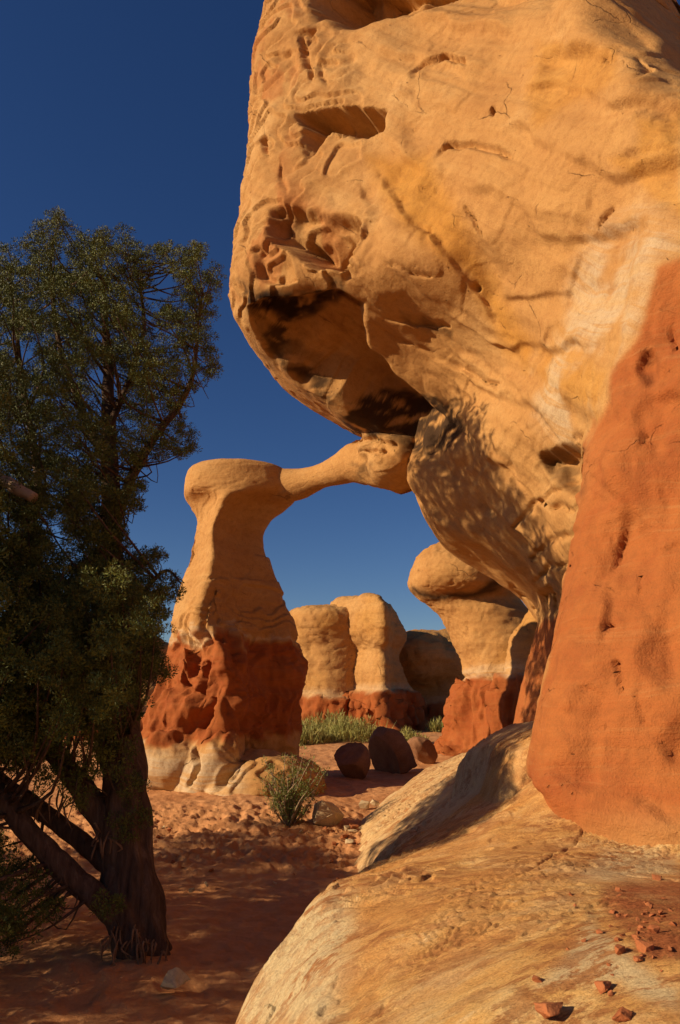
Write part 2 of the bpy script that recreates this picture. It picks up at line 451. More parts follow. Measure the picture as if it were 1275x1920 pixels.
# ------------------------------------------------------------------ the arch: skin pieces
def W(x, y, z): return (x, y, z)
def big_rock_rows():
    rows = []
    #            0 back far        1 left far         2 left front       3                  4                  5                  6 column edge      7 column mid       8 right end        9 right back     10 back
    rows.append([W(3.4,11,-.3),   W(2.4,10.6,-.3),  W(1.75,10.0,-.3),  W(1.75,9.2,-.3),   W(1.9,8.0,-.3),    W(1.9,6.4,-.3),    W(1.15,4.7,-.3),   W(1.55,3.75,-.3),  W(2.9,2.9,-.3),    W(5.2,4.2,-.3),  W(5.0,9.0,-.3)])
    rows.append([W(3.4,11,.85),   W(2.5,10.6,.85),  P(945,1400,9.8),   P(965,1395,9.0),   W(2.05,8.0,.9),    W(1.9,6.3,.9),     P(1022,1492,4.55), P(1190,1600,3.7),  W(2.9,2.75,.85),   W(5.2,4.2,.85),  W(5.0,9.0,.85)])
    rows.append([W(3.4,11,1.15),  W(2.6,10.6,1.15), P(965,1350,9.8),   P(990,1340,8.9),   W(2.1,7.9,1.15),   W(1.9,6.3,1.15),   P(992,1440,4.5),   P(1200,1500,3.7),  W(2.9,2.7,1.15),   W(5.2,4.2,1.15), W(5.0,9.0,1.15)])
    rows.append([W(3.4,11,1.9),   W(2.8,10.4,1.9),  P(1000,1215,9.6),  P(1012,1210,8.7),  W(2.2,7.7,1.9),    W(2.0,6.2,1.9),    P(1048,1180,4.6),  P(1240,1180,3.85), W(2.9,2.9,1.9),    W(5.2,4.3,1.9),  W(5.0,9.0,1.9)])
    rows.append([W(3.2,11,2.45),  W(2.6,10.2,2.45), P(1000,1125,9.2),  P(1015,1115,8.4),  P(1040,1105,7.5),  W(2.05,6.0,2.45),  P(1068,1060,4.7),  P(1250,950,4.05),  W(2.95,3.1,2.4),   W(5.2,4.4,2.4),  W(5.0,9.0,2.4)])
    rows.append([W(3.0,11.2,2.9), W(2.2,10.2,2.9),  P(915,1060,8.9),   P(950,1050,8.1),   P(1020,1020,7.2),  P(1085,990,5.8),   P(1084,940,4.75),  P(1255,800,4.1),   W(3.0,3.3,2.9),    W(5.2,4.6,2.9),  W(5.0,9.4,2.9)])
    rows.append([W(2.8,11.4,3.4), W(1.6,10.4,3.4),  P(828,1005,8.9),   P(890,980,8.1),    P(985,930,7.0),    P(1070,890,5.8),   P(1092,845,4.85),  P(1255,650,4.15),  W(3.1,3.5,3.5),    W(5.2,4.8,3.5),  W(5.0,9.8,3.5)])
    rows.append([W(2.6,11.6,4.1), W(1.3,10.8,4.2),  P(768,905,9.3),    P(845,850,8.1),    P(945,790,6.9),    P(1045,740,5.75),  P(1135,690,4.75),  P(1258,500,4.15),  W(3.2,3.6,4.0),    W(5.2,5.0,4.0),  W(5.0,10,4.0)])
    rows.append([W(2.4,11.8,4.7), W(1.2,11.0,4.8),  P(765,835,9.7),    P(860,760,8.1),    P(955,675,6.9),    P(1050,600,5.7),   P(1150,520,4.75),  P(1258,370,4.25),  W(3.3,3.9,4.6),    W(5.2,5.3,4.6),  W(5.0,10,4.6)])
    rows.append([W(2.0,11.9,5.3), W(0.6,11.3,5.3),  P(640,782,9.45),   P(745,690,8.3),    P(890,570,6.8),    P(1010,490,5.75),  P(1150,400,4.85),  P(1260,230,4.45),  W(3.4,4.2,5.3),    W(5.2,5.6,5.3),  W(5.0,10,5.3)])
    rows.append([W(1.6,11.9,5.9), W(-.3,11.4,5.9),  P(478,640,9.0),    P(640,545,7.45),   P(800,490,6.7),    P(960,400,5.8),    P(1130,300,4.95),  P(1222,125,4.72),  P(1400,120,6.6),    W(4.9,7.6,5.9),  W(4.8,10,5.9)])
    rows.append([W(1.4,11.9,6.3), W(-.6,11.2,6.3),  P(440,540,8.6),    P(600,480,7.35),   P(800,420,6.65),   P(960,320,5.8),    P(1110,225,5.05),  P(1165,70,5.1),    P(1325,60,7.2),    W(4.4,8.0,6.4),  W(4.4,10.4,6.4)])
    rows.append([W(1.3,11.9,7.0), W(-.5,11.0,7.0),  P(444,410,8.5),    P(640,380,7.3),    P(800,310,6.7),    P(955,210,5.95),   P(1060,125,5.4),   P(1105,-10,5.6),    P(1258,5,8.2),    W(4.1,8.8,7.1),  W(4.0,10.4,7.1)])
    rows.append([W(1.3,11.9,8.1), W(-.3,11.0,8.1),  P(463,220,8.6),    P(670,200,7.4),    P(805,160,6.9),    P(950,80,6.3),     P(1030,15,6.0),    P(1100,-80,6.3),   P(1190,-80,8.8),    W(3.9,9.3,8.1),  W(3.7,10.6,8.1)])
    rows.append([W(1.4,11.9,9.6), W(-.1,11.2,9.6),  P(492,20,8.8),     P(660,0,7.75),     P(800,-20,7.3),    P(940,-60,6.9),    P(1010,-105,6.8),  P(1070,-180,7.2),  P(1140,-190,8.8),    W(3.7,9.8,9.4),  W(3.4,10.8,9.4)])
    rows.append([W(1.5,11.7,10.8),W(.4,11.0,10.8),  P(540,-110,9.0),   P(680,-120,8.2),   P(800,-140,7.9),   P(930,-160,7.8),   P(1040,-190,7.9),  P(1120,-230,8.3),  W(3.5,8.8,10.5),   W(4.2,9.3,10.5), W(3.6,10.4,10.5)])
    rows.append([W(1.7,10.9,11.3),W(1.1,10.6,11.3), W(.6,10.1,11.3),   W(.9,9.6,11.3),    W(1.4,9.4,11.3),   W(1.8,9.3,11.3),   W(2.2,9.3,11.2),   W(2.5,9.4,11.2),   W(2.9,9.7,11.2),   W(3.1,10,11.2),  W(2.5,10.6,11.2)])
    return rows
def prof_rows(spec, ridge_out=0.0):
    """rings from (py, px left, px right, D of the middle, half depth[, px of a front ridge])"""
    rows = []
    for s in spec:
        py, l, r, D, hd = s[:5]
        c = np.array(P((l + r) / 2, py, D)); L, Rr = np.array(P(l, py, D)), np.array(P(r, py, D))
        hw = (Rr[0] - L[0]) / 2
        if len(s) > 5:
            k = (s[5] - l) / (r - l) * 2 - 1
            ring = [(-1.0, -0.0), ((-1 + k) / 2 - .04, -.62), (k, -1.22), ((1 + k) / 2 - .03, -.56), (1.0, 0.0), (.72, .72), (0, 1.0), (-.72, .72)]
        else:
            ring = [(-1.0, 0.0), (-.74, -.72), (0, -1.0), (.74, -.72), (1.0, 0.0), (.74, .72), (0, 1.0), (-.74, .72)]
        rows.append([(c[0] + a * hw, c[1] + b * hd, c[2]) for a, b in ring])
    return rows
PIL = [  # pillar of the arch, bottom to top
    (1530, 250, 575, 12.2, 1.25, 400), (1470, 262, 565, 12.2, 1.2, 400), (1430, 258, 560, 12.2, 1.15, 400), (1395, 262, 555, 12.2, 1.1, 410),
    (1350, 283, 552, 12.2, 1.05, 430), (1300, 296, 556, 12.2, 1.0, 440), (1240, 316, 557, 12.2, .95, 440), (1205, 318, 550, 12.2, .9, 420),
    (1170, 326, 540, 12.2, .85, 395), (1120, 335, 522, 12.2, .78, 405), (1060, 352, 500, 12.2, .70, 415), (1010, 361, 490, 12.2, .62, 412),
    (975, 366, 506, 12.2, .62, 425), (950, 356, 538, 12.2, .68, 440), (932, 348, 556, 12.2, .74), (908, 350, 552, 12.2, .72), (888, 356, 540, 12.2, .68), (879, 372, 515, 12.2, .55), (876, 400, 480, 12.2, .3)]
span_pts = [P(455, 912, 12.1), P(510, 912, 12.0), P(560, 908, 11.8), P(600, 894, 11.5), P(640, 880, 11.1), P(670, 868, 10.8), P(710, 868, 10.4), P(760, 878, 10.0)]
span_rad = [.26, .29, .25, .19, .235, .30, .34, .40]
pieces = [loft(big_rock_rows(), 180, 260), loft(prof_rows(PIL), 96, 140), tube(span_pts, span_rad, 20, 50)]
# lobes and foot stones of the pillar
for (px, py, D, rx, ry, rz, tip) in [(330, 1425, 11.35, .55, .5, .42, 0), (300, 1440, 11.6, .42, .5, .40, 0), (405, 1440, 11.0, .30, .4, .46, .45), (430, 1455, 10.95, .34, .4, .22, .6),
                                (360, 1330, 11.45, .34, .4, .62, .5), (410, 1330, 11.35, .17, .3, .5, .3), (350, 1265, 11.5, .17, .25, .42, -.1), (320, 1350, 11.6, .3, .4, .5, .5),
                                (490, 1490, 11.1, .85, .8, .50, 0), (545, 1480, 11.5, .5, .6, .42, 0)]:
    pieces.append(blob(P(px, py, D), (rx, ry, rz), 14, 0, tip))
# joint of span and block, and the swelling under it
pieces.append(blob(P(745, 872, 9.9), (.42, .6, .36), 16, 0, .1))
pieces.append(blob(P(752, 842, 10.1), (.62, .7, .30), 16, 0, .05))
V, Q = remesh(pieces, 0.023, 6)
N = normals(V, Q)
px = project(V); fr = facing(V, N)
far_pillar = V[:, 0] < 0.02 - 0.0
right = V[:, 0] > 0.25

# large lumps and beds
VF, NF, PF, FF = V, N, px, fr                     # the whole skin
vis = np.where((FF > -.3) & (PF[:, 0] > -200) & (PF[:, 0] < 1500) & (PF[:, 1] > -300) & (PF[:, 1] < 1750))[0]
hid = np.setdiff1d(np.arange(len(VF)), vis)
VF[hid] += NF[hid] * (fbm(VF[hid] * np.array([.45, .45, .6]), 2, 2) * 0.10)[:, None]
V, N, px, fr = VF[vis], NF[vis], PF[vis], FF[vis]   # worked in detail: the side that faces the path
pp0 = px + 18 * np.stack([fbm(V * 1.5, 3, 21), fbm(V * 1.5, 3, 23)], 1)
HEAD = [(420, -60), (640, -60), (700, 200), (690, 330), (680, 520), (690, 560), (560, 560), (430, 600)]
rg = np.clip(sstep(-40, 40, poly_sd(pp0, HEAD)) + .75 * (V[:, 0] < -.2) * (V[:, 2] < 3.2), 0, 1)
lump = fbm(V * np.array([.45, .45, .6]), 2, 2) * 0.10 + fbm(V * 1.3, 3, 4) * (0.014 + .022 * rg)
thin_span = sstep(-1.5, -1.1, V[:, 0]) * sstep(.4, .0, V[:, 0]) * (V[:, 2] > 3.6) * (V[:, 2] < 5.1)
lump *= (1 - 0.8 * thin_span)
warp = V[:, 2] + 0.12 * fbm(V * .5, 2, 6)
bed = fbm(np.stack([V[:, 0] * .25, V[:, 1] * .25, warp * 3.5], 1), 3, 8) * (0.012 + .012 * rg) * (1 - .6 * thin_span)
dipc = V[:, 2] + .76 * V[:, 0] - .57 * V[:, 1] + .15 * fbm(V * .6, 2, 7)
onb = sstep(.2, .6, V[:, 0]) * sstep(2.3, 2.8, V[:, 2]) * (1 - rg)
bed = bed * (1 - onb) + onb * (fbm(np.stack([V[:, 0] * .2, V[:, 1] * .2, dipc * 1.6], 1), 3, 18) * .065 + fbm(np.stack([V[:, 0] * .4, V[:, 1] * .4, dipc * 6], 1), 3, 19) * .014)
ff = dipc * 1.5 + .5 * fbm(V * .7, 3, 20); fi = np.floor(ff); ft = ff - fi
bed = bed + onb * (fi + sstep(0, .16, ft) - ff) * .075 * sstep(-.2, .15, fbm(V * .8, 2, 24))
colm = sstep(5.2, 4.9, V[:, 1]) * sstep(.9, 1.0, V[:, 0]) * sstep(4.2, 3.6, V[:, 2])
bed = bed + colm * (fbm(V * np.array([1.4, 1.4, .9]), 4, 27) * .04 + np.minimum(0, .9 - ridged(V * np.array([1.1, 1.1, .6]), 4, 29)) * .05)
rough = np.maximum(ridged(V * np.array([1.2, 1.2, 1.3]), 3, 10) - 0.9, 0) * (-.012 - 0.012 * rg) * (1 - .7 * thin_span)
scal = fbm(V * 6.0, 3, 12) * (0.004 + .004 * rg)
def terrace(p, k, edge=.12):
    """broken layers: risers and treads cut from a slow noise"""
    f = fbm(p, 3, 17) * k; i = np.floor(f); t = f - i
    return i + sstep(0, edge, t) - f
spall = terrace(V * np.array([.7, .7, 1.1]), 3.5) * (.016 + .034 * rg) * sstep(-.15, .25, fbm(V * .6, 2, 25) + .25 * rg) * (1 - thin_span)
V = V + N * (lump + bed + rough + scal + spall)[:, None]

def pick(pts, m):
    """the surface points near an outline, and where they are seen"""
    pts = np.asarray(pts, float); p = project(V)
    i = np.where((fr > -.15) & (p[:, 0] > pts[:, 0].min() - m) & (p[:, 0] < pts[:, 0].max() + m) & (p[:, 1] > pts[:, 1].min() - m) & (p[:, 1] < pts[:, 1].max() + m))[0]
    return i, p[i]
def carve(poly, depth, soft=14, push=(0.6, 0.75, 0.1), wob=9, slope=.75):
    """a hollow whose mouth is the outline: sharp under its brow, running out towards its sill"""
    i, p = pick(poly, 30); v = V[i]
    if not len(i): return
    p = p + wob * np.stack([fbm(v * 2.4, 3 if soft < 24 else 2, 31), fbm(v * 2.4, 3 if soft < 24 else 2, 37)], 1)
    sd = poly_sd(p, poly); ys = np.array(poly, float)[:, 1]
    t = np.clip((p[:, 1] - ys.min()) / (np.ptp(ys) + 1e-6), 0, 1)
    wgt = sstep(0, soft * (1 + 1.6 * slope * t), sd) * (1 - slope * t) * (1 + .30 * fbm(v * 1.6, 3, 33))
    V[i] += (wgt * depth)[:, None] * (np.array(push) / np.linalg.norm(push))
def along(p, line):
    best = np.full(len(p), 1e9); sgn = np.zeros(len(p)); end = np.zeros(len(p)); n = len(line) - 1
    for k in range(n):
        a, b = np.array(line[k], float), np.array(line[k + 1], float)
        d, t = seg_dist(p, a, b); e = b - a
        cr = e[0] * (p[:, 1] - a[1]) - e[1] * (p[:, 0] - a[0])
        m = d < best; best = np.where(m, d, best); sgn = np.where(m, np.sign(cr), sgn); end = np.where(m, (k + t) / n, end)
    return best, sgn, end
def crack(line, width, depth, push=(0.6, 0.75, 0.1), wob=5):
    """a groove along the line, thin at its ends and broken on its way"""
    i, p = pick(line, 40); v = V[i]
    if not len(i): return
    p = p + 1.4 * wob * np.stack([fbm(v * 3, 3, 41), fbm(v * 3, 3, 47)], 1)
    d, _, e = along(p, line); wd = width * (.45 + .55 * np.sin(np.pi * e)) * (1 + .4 * fbm(v * 2.5, 2, 43))
    wgt = sstep(1, 0, d / np.maximum(wd, 1e-3)) * np.clip(.85 + .9 * fbm(v * 1.6, 2, 45), .1, 1.2)
    V[i] += (wgt * depth)[:, None] * (np.array(push) / np.linalg.norm(push))
def flake(line, width, depth, wob=8, ramp=9):
    """a broken edge along the line: the rock to the right of its heading lies back by depth and climbs out again over width"""
    i, p = pick(line, width + 40); v = V[i]
    if not len(i): return
    p = p + wob * np.stack([fbm(v * 3, 4, 141), fbm(v * 3, 4, 147)], 1)
    d, sg, e = along(p, line); s_ = d * sg
    wgt = sstep(0, ramp, s_) * sstep(width, 0, s_) * sstep(0, .2, e) * sstep(1, .8, e) * np.clip(.7 + 1.1 * fbm(v * 2.2, 2, 143), 0, 1.2)
    V[i] += (wgt * depth)[:, None] * (np.array((.6, .75, .05)) / .962)
# the ceiling under the block: hollowed upward inside its rim
CEIL = [(462, 575), (500, 552), (560, 556), (640, 540), (682, 566), (690, 610), (702, 650), (745, 700), (790, 740), (838, 772), (862, 800), (840, 850), (790, 850), (740, 815), (690, 800), (640, 768), (580, 738), (520, 692), (478, 640)]
carve(CEIL, .50, soft=34, push=(.25, .25, 1), wob=10, slope=.1)
carve([(1120, -40), (1180, 45), (1225, 95), (1300, 185), (1500, 150), (1500, -200), (1150, -200)], 1.0, soft=150, push=(.7, .8, -.1), wob=12, slope=0)
HOL = [  # hollows of the block's left face
    ([(548, 212), (600, 200), (690, 203), (732, 210), (724, 245), (690, 262), (655, 255), (628, 248), (606, 275), (575, 300), (556, 262), (566, 240)], .60, 16),
    ([(548, 468), (600, 458), (634, 488), (628, 510), (590, 500)], .25, 12),
    ([(500, 248), (512, 262), (505, 300), (492, 280)], .14, 7),
    ([(520, 285), (535, 330), (540, 370), (522, 365), (520, 320)], .16, 7),
    ([(497, 455), (515, 450), (508, 480), (492, 490)], .14, 7),
    ([(575, 25), (600, -80), (900, -90), (880, -4), (800, 22), (720, 44), (655, 66), (632, 70), (610, 45), (590, 50)], 1.1, 20),
    ([(553, 60), (592, 52), (582, 78), (560, 74)], .18, 8),
    ([(756, 152), (785, 118), (830, 100), (868, 106), (882, 127), (835, 116), (800, 130), (770, 154)], .12, 6),
    ([(1005, 97), (1038, 66), (1032, 80), (1012, 100)], .09, 6),
    ([(1000, 235), (1040, 222), (1100, 190), (1140, 140), (1170, 110), (1167, 90), (1100, 72), (1030, 82), (1005, 110), (990, 180)], .10, 22),
    ([(1005, 850), (1050, 835), (1098, 840), (1095, 945), (1060, 930), (1030, 900)], .34, 16),
    ([(1075, 818), (1100, 812), (1095, 840), (1060, 832)], .16, 6),
    ([(1010, 938), (1085, 945), (1084, 967), (1030, 960)], .18, 7),
    ([(1010, 1110), (1030, 1090), (1060, 1130), (1045, 1180), (1020, 1150)], .3, 10),
    ([(1130, 330), (1200, 290), (1300, 290), (1300, 420), (1215, 450), (1190, 520), (1130, 560), (1110, 460)], .10, 45),
]
def brow(poly, depth, soft, push=(.6, .75, .12), wob=7):
    """an undercut: the rock slants back and down below a brow and springs out again at the sill"""
    i, p = pick(poly, 30); v = V[i]
    p = p + wob * np.stack([fbm(v * 2.2, 3, 31), fbm(v * 2.2, 3, 37)], 1)
    sd = poly_sd(p, poly); ys = np.array(poly, float)[:, 1]; t = np.clip((p[:, 1] - ys.min()) / np.ptp(ys), 0, 1)
    V[i] += (sstep(0, soft, sd) * t ** .8 * depth)[:, None] * (np.array(push) / np.linalg.norm(push))
brow([(496, 386), (560, 380), (640, 394), (684, 408), (668, 455), (640, 512), (592, 508), (545, 472), (504, 452)], .75, 22)
for c_, rx_, ry_, d_ in [((1180, 1060), 70, 110, .07), ((1110, 1330), 60, 60, .05), ((1225, 800), 45, 70, .06), ((1240, 1240), 60, 60, .05), ((1130, 980), 40, 60, .04), ((1215, 690), 22, 45, .05)]:
    carve([(c_[0] + rx_ * math.cos(q_), c_[1] + ry_ * math.sin(q_)) for q_ in np.linspace(0, 6.28, 14)[:-1]], d_, soft=min(rx_, ry_) * .55, slope=.2, wob=16)
brow([(470, 452), (520, 446), (548, 480), (560, 528), (520, 540), (478, 530)], .16, 12)
for k, (poly, dp, sf) in enumerate(HOL): carve(poly, dp, soft=sf, slope=.4 if k < 3 else .75)
CR = [([(818, 292), (836, 270), (880, 270), (930, 280), (972, 298)], 8, .16), ([(565, 70), (575, 110), (585, 150)], 7, .12), ([(598, 120), (610, 160)], 5, .06),
      ([(725, 495), (770, 510), (810, 520)], 5, .06), ([(885, 525), (893, 540)], 6, .08),
      ([(870, 380), (885, 405), (900, 440)], 4, .05), ([(1185, 1285), (1205, 1350), (1240, 1400), (1290, 1460)], 4, .03), ([(1155, 1240), (1165, 1280)], 3, .03),
      ([(1150, 390), (1120, 420)], 5, .05), ([(1195, 108), (1215, 130), (1200, 138)], 7, .10), ([(920, 203), (922, 215)], 6, .08), ([(640, 545), (700, 580), (780, 600), (840, 610)], 9, .08),
      ([(690, 600), (760, 640), (860, 690), (930, 720)], 8, .06), ([(655, 832), (700, 822), (740, 834)], 7, .12), ([(680, 848), (745, 842)], 5, .08),
      ([(380, 1180), (388, 1140), (402, 1110), (398, 1150)], 6, .14), ([(365, 1010), (350, 1060)], 5, .06), ([(945, 1080), (1010, 1150)], 5, .08),
      ([(1160, 1240), (1168, 1300)], 4, .05), ([(1195, 1075), (1198, 1120)], 4, .05), ([(1128, 1172), (1152, 1176)], 4, .05), ([(1235, 900), (1246, 925)], 4, .05), ([(1150, 1010), (1160, 1030)], 4, .04), ([(1090, 1290), (1130, 1300)], 4, .04), ([(1120, 1360), (1140, 1362)], 4, .05), ([(1262, 610), (1268, 660)], 4, .05), ([(1230, 1040), (1275, 1020)], 5, .04), ([(1200, 840), (1220, 815)], 4, .05),
      ([(345, 1265), (352, 1290), (362, 1310), (380, 1300), (392, 1250)], 10, .24), ([(375, 1370), (392, 1340), (398, 1310)], 10, .24), ([(365, 1400), (368, 1440), (356, 1475)], 7, .24), ([(405, 1480), (425, 1455), (455, 1430)], 9, .3),
      ([(1090, 900), (1010, 935), (960, 990)], 6, .10), ([(1085, 1000), (1030, 1010), (990, 1050)], 7, .12), ([(1070, 1060), (1030, 1060), (1000, 1090)], 6, .12)]
for ln, wd, dp in CR: crack(ln, wd * 1.35, dp)
for ln, wd, dp in [([(985, 700), (930, 610), (880, 530), (850, 500), (790, 435), (750, 400), (735, 380), (712, 340), (692, 305)], 170, .085),
                   ([(1150, 295), (1108, 400), (1095, 480), (1060, 590), (1010, 680), (990, 730)], 110, -.06), ([(1275, 275), (1200, 290), (1150, 310)], 90, -.08),
                   ([(640, 540), (640, 500), (672, 430), (680, 380), (665, 330)], 80, .07), ([(480, 240), (470, 330), (475, 420), (462, 520)], 50, .06),
                   ([(545, 70), (560, 130), (545, 200)], 50, .06), ([(700, 150), (640, 130), (590, 130)], 60, .05), ([(900, 180), (840, 230), (760, 260)], 60, .03), ([(720, 560), (830, 640), (960, 740), (1010, 820)], 70, .06), ([(760, 575), (900, 660), (1030, 780)], 40, .05), ([(700, 650), (790, 720), (880, 800)], 35, .05), ([(820, 545), (930, 620), (1040, 730)], 50, .04), ([(800, 840), (880, 900), (960, 980)], 30, .05),
                   ([(690, 610), (790, 690), (880, 740), (930, 790)], 70, .05), ([(780, 880), (850, 990), (930, 1060), (1010, 1120)], 40, .05), ([(860, 860), (905, 930), (980, 1010), (1050, 1090)], 60, .10), ([(940, 830), (985, 900), (1040, 990), (1070, 1050)], 60, .09),
                   ([(1300, 1470), (1240, 1400), (1205, 1350), (1185, 1280), (1150, 1180)], 140, .10), ([(1275, 1180), (1180, 1200), (1100, 1250)], 80, .03), ([(1275, 700), (1200, 760), (1140, 800)], 80, .04), ([(1275, 1560), (1180, 1500), (1080, 1480), (1010, 1450)], 70, .06), ([(1120, 1250), (1130, 1100), (1175, 960)], 60, .05)]:
    flake(ln, wd, dp)
# vertical drapes of the pillar's red foot
low = (V[:, 0] < 0.6) & (V[:, 2] < 2.55) & (V[:, 2] > .6)
dr = np.maximum(ridged(V * np.array([1.6, 1.6, .8]), 3, 51), 0) * 0.12 - 0.11 + 0.08 * fbm(V * 2.3, 3, 53)
V = V + N * (np.where(low, dr * sstep(2.55, 2.3, V[:, 2]) * sstep(.6, .9, V[:, 2]), 0))[:, None]
VF[vis] = V; V = VF
E = np.unique(np.sort(np.concatenate([Q[:, [0, 1]], Q[:, [1, 2]], Q[:, [2, 3]], Q[:, [3, 0]]]), 1), axis=0)
def relax(W8, turns):
    """even out the skin where it was drawn long"""
    global V
    e = E[(W8[E] > 0).any(1)]
    cnt = np.bincount(e.ravel(), minlength=len(V)).astype(float); m = (W8 > 0) & (cnt > 0)
    for _ in range(turns):
        A = np.stack([np.bincount(e[:, 0], V[e[:, 1], k], len(V)) + np.bincount(e[:, 1], V[e[:, 0], k], len(V)) for k in range(3)], 1)
        V[m] += .6 * W8[m][:, None] * (A[m] / cnt[m][:, None] - V[m])
ln_ = np.linalg.norm(V[E[:, 0]] - V[E[:, 1]], axis=1); mx = np.zeros(len(V)); np.maximum.at(mx, E[:, 0], ln_); np.maximum.at(mx, E[:, 1], ln_)
relax(sstep(.060, .10, mx), 10)
V = V.astype(float); N = normals(V, Q); px = project(V); fr = facing(V, N)

# colour zones of the skin
z_p = P(430, 1200, 11.4)[2]
nz = fbm(V * 2.2, 3, 61)
pillar = (V[:, 0] < -0.2) & ((V[:, 2] < 4.4) | (V[:, 1] > 11.2))
foot = sstep(.10, -.07, V[:, 2] - z_p - 0.30 * nz + .10 * (px[:, 0] > 430)) * sstep(-.05, .06, V[:, 2] - .80 - 0.12 * nz - .10 * sstep(-2.0, -1.6, V[:, 0]))
pp = px + 9 * np.stack([fbm(V * 3, 3, 63), fbm(V * 3, 3, 67)], 1)
REDP = [(1400, 440), (1275, 482), (1228, 505), (1220, 560), (1214, 600), (1185, 650), (1150, 695), (1138, 750), (1100, 815), (1078, 850), (1070, 950), (1060, 1050), (1035, 1180), (985, 1400), (975, 1560), (1060, 1640), (1400, 1640)]
near_col = (V[:, 1] < 5.25) & (V[:, 0] > 0.3)
redc = sstep(-9, 9, poly_sd(pp, REDP)) * near_col
redc = np.where((V[:, 0] > 3.0) & ~((fr > 0) & near_col), sstep(4.0, 3.8, V[:, 2] + .2 * nz), redc)
redb = ((V[:, 1] > 5.25) & (V[:, 0] > .6)) * sstep(2.32, 2.22, V[:, 2] + .12 * nz)
redc = redc * (1 - .75 * sstep(1490, 1610, pp[:, 1] + 25 * nz) * near_col * (V[:, 2] < 1.6))
red = np.where(pillar, foot, np.maximum(redc, redb))
WH = [(1275, 455), (1215, 480), (1205, 560), (1195, 600), (1150, 655), (1120, 720), (1095, 800), (1060, 830), (1010, 770), (1000, 720), (1060, 600), (1090, 500), (1130, 430), (1200, 400), (1275, 430)]
white = sstep(-40, 30, poly_sd(pp, WH)) * .62 * sstep(-.5, .2, fbm(V * 1.8, 3, 69))
white = np.maximum(white, np.where(pillar, np.maximum(sstep(.10, .02, np.abs(V[:, 2] - z_p - 0.30 * nz - .06)) * .45, sstep(.86, .60, V[:, 2] - .16 * nz) * .7 * sstep(475, 445, px[:, 0])), 0))
OCH = [([(690, 300), (800, 290), (850, 380), (900, 480), (960, 590), (1010, 660), (990, 700), (930, 620), (880, 520), (760, 430)], .75, 25),
       ([(1010, 80), (1160, 85), (1150, 150), (1000, 240), (990, 180)], .5, 12), ([(1190, 225), (1275, 215), (1275, 300), (1200, 300)], .6, 14), ([(1140, 300), (1275, 290), (1275, 400), (1210, 360)], .5, 10),
       ([(1000, 700), (1050, 620), (1130, 700), (1120, 780), (1060, 740)], .6, 20)]
och = np.zeros(len(V))
for poly, a, s in OCH: och = np.maximum(och, a * sstep(-s, s, poly_sd(pp, poly)) * right)
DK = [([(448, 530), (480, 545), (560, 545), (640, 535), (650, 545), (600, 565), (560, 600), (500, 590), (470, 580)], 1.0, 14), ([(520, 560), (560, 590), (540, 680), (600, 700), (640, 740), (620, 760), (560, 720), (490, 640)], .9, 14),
      ([(636, 768), (680, 738), (760, 730), (850, 750), (880, 800), (845, 852), (790, 846), (740, 826), (690, 818), (658, 814)], .95, 10), ([(665, 880), (690, 858), (700, 900), (675, 905)], .6, 10), ([(1010, 850), (1090, 840), (1090, 930), (1030, 900)], .55, 16),  # first patch: black varnish, spread wider to paint shade into the span joint
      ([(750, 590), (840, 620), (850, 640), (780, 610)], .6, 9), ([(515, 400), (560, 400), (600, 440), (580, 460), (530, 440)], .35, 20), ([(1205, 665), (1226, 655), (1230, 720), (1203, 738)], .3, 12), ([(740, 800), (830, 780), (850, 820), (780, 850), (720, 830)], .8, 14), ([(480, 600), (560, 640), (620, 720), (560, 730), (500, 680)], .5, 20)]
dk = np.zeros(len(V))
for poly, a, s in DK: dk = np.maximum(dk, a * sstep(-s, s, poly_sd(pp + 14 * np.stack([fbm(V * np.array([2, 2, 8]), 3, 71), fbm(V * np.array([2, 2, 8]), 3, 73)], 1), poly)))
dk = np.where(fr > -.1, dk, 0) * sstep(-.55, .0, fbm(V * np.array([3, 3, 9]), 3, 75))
hd_ = sstep(-30, 30, poly_sd(pp, [(430, -60), (560, -60), (560, 200), (530, 330), (640, 420), (640, 540), (430, 560)])) * (V[:, 1] < 11)
red = np.maximum(red, hd_ * .5 * sstep(.0, .35, fbm(V * np.array([2.2, 2.2, 1.2]), 4, 77)) * ~pillar)
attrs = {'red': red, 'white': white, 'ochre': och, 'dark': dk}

arch = empty('rock_arch', (0.5, 9.5, 0))
tag(arch, 'slender natural arch of orange sandstone joining a capped pillar to a huge overhanging block', 'rock arch')
fc = V[Q].mean(1); fred = red[Q].mean(1) > .5; fpil = pillar[Q].mean(1) > .5
is_span = (fc[:, 0] > -1.05) & (fc[:, 0] < .35) & (fc[:, 1] > 9.6) & (fc[:, 2] > 3.4) & (fc[:, 2] < 4.72 + .0 * fc[:, 0]) & (fc[:, 2] < 4.45 + 0.55 * (fc[:, 0] + 1.05))
lowfoot = fpil & ~fred & (fc[:, 2] < 1.35)
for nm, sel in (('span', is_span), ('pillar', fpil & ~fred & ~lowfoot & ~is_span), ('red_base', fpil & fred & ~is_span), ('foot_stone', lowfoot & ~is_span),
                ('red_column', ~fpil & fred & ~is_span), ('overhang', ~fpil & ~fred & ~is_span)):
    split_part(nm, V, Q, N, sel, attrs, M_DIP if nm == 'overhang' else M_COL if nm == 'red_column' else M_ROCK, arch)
del V, Q, N

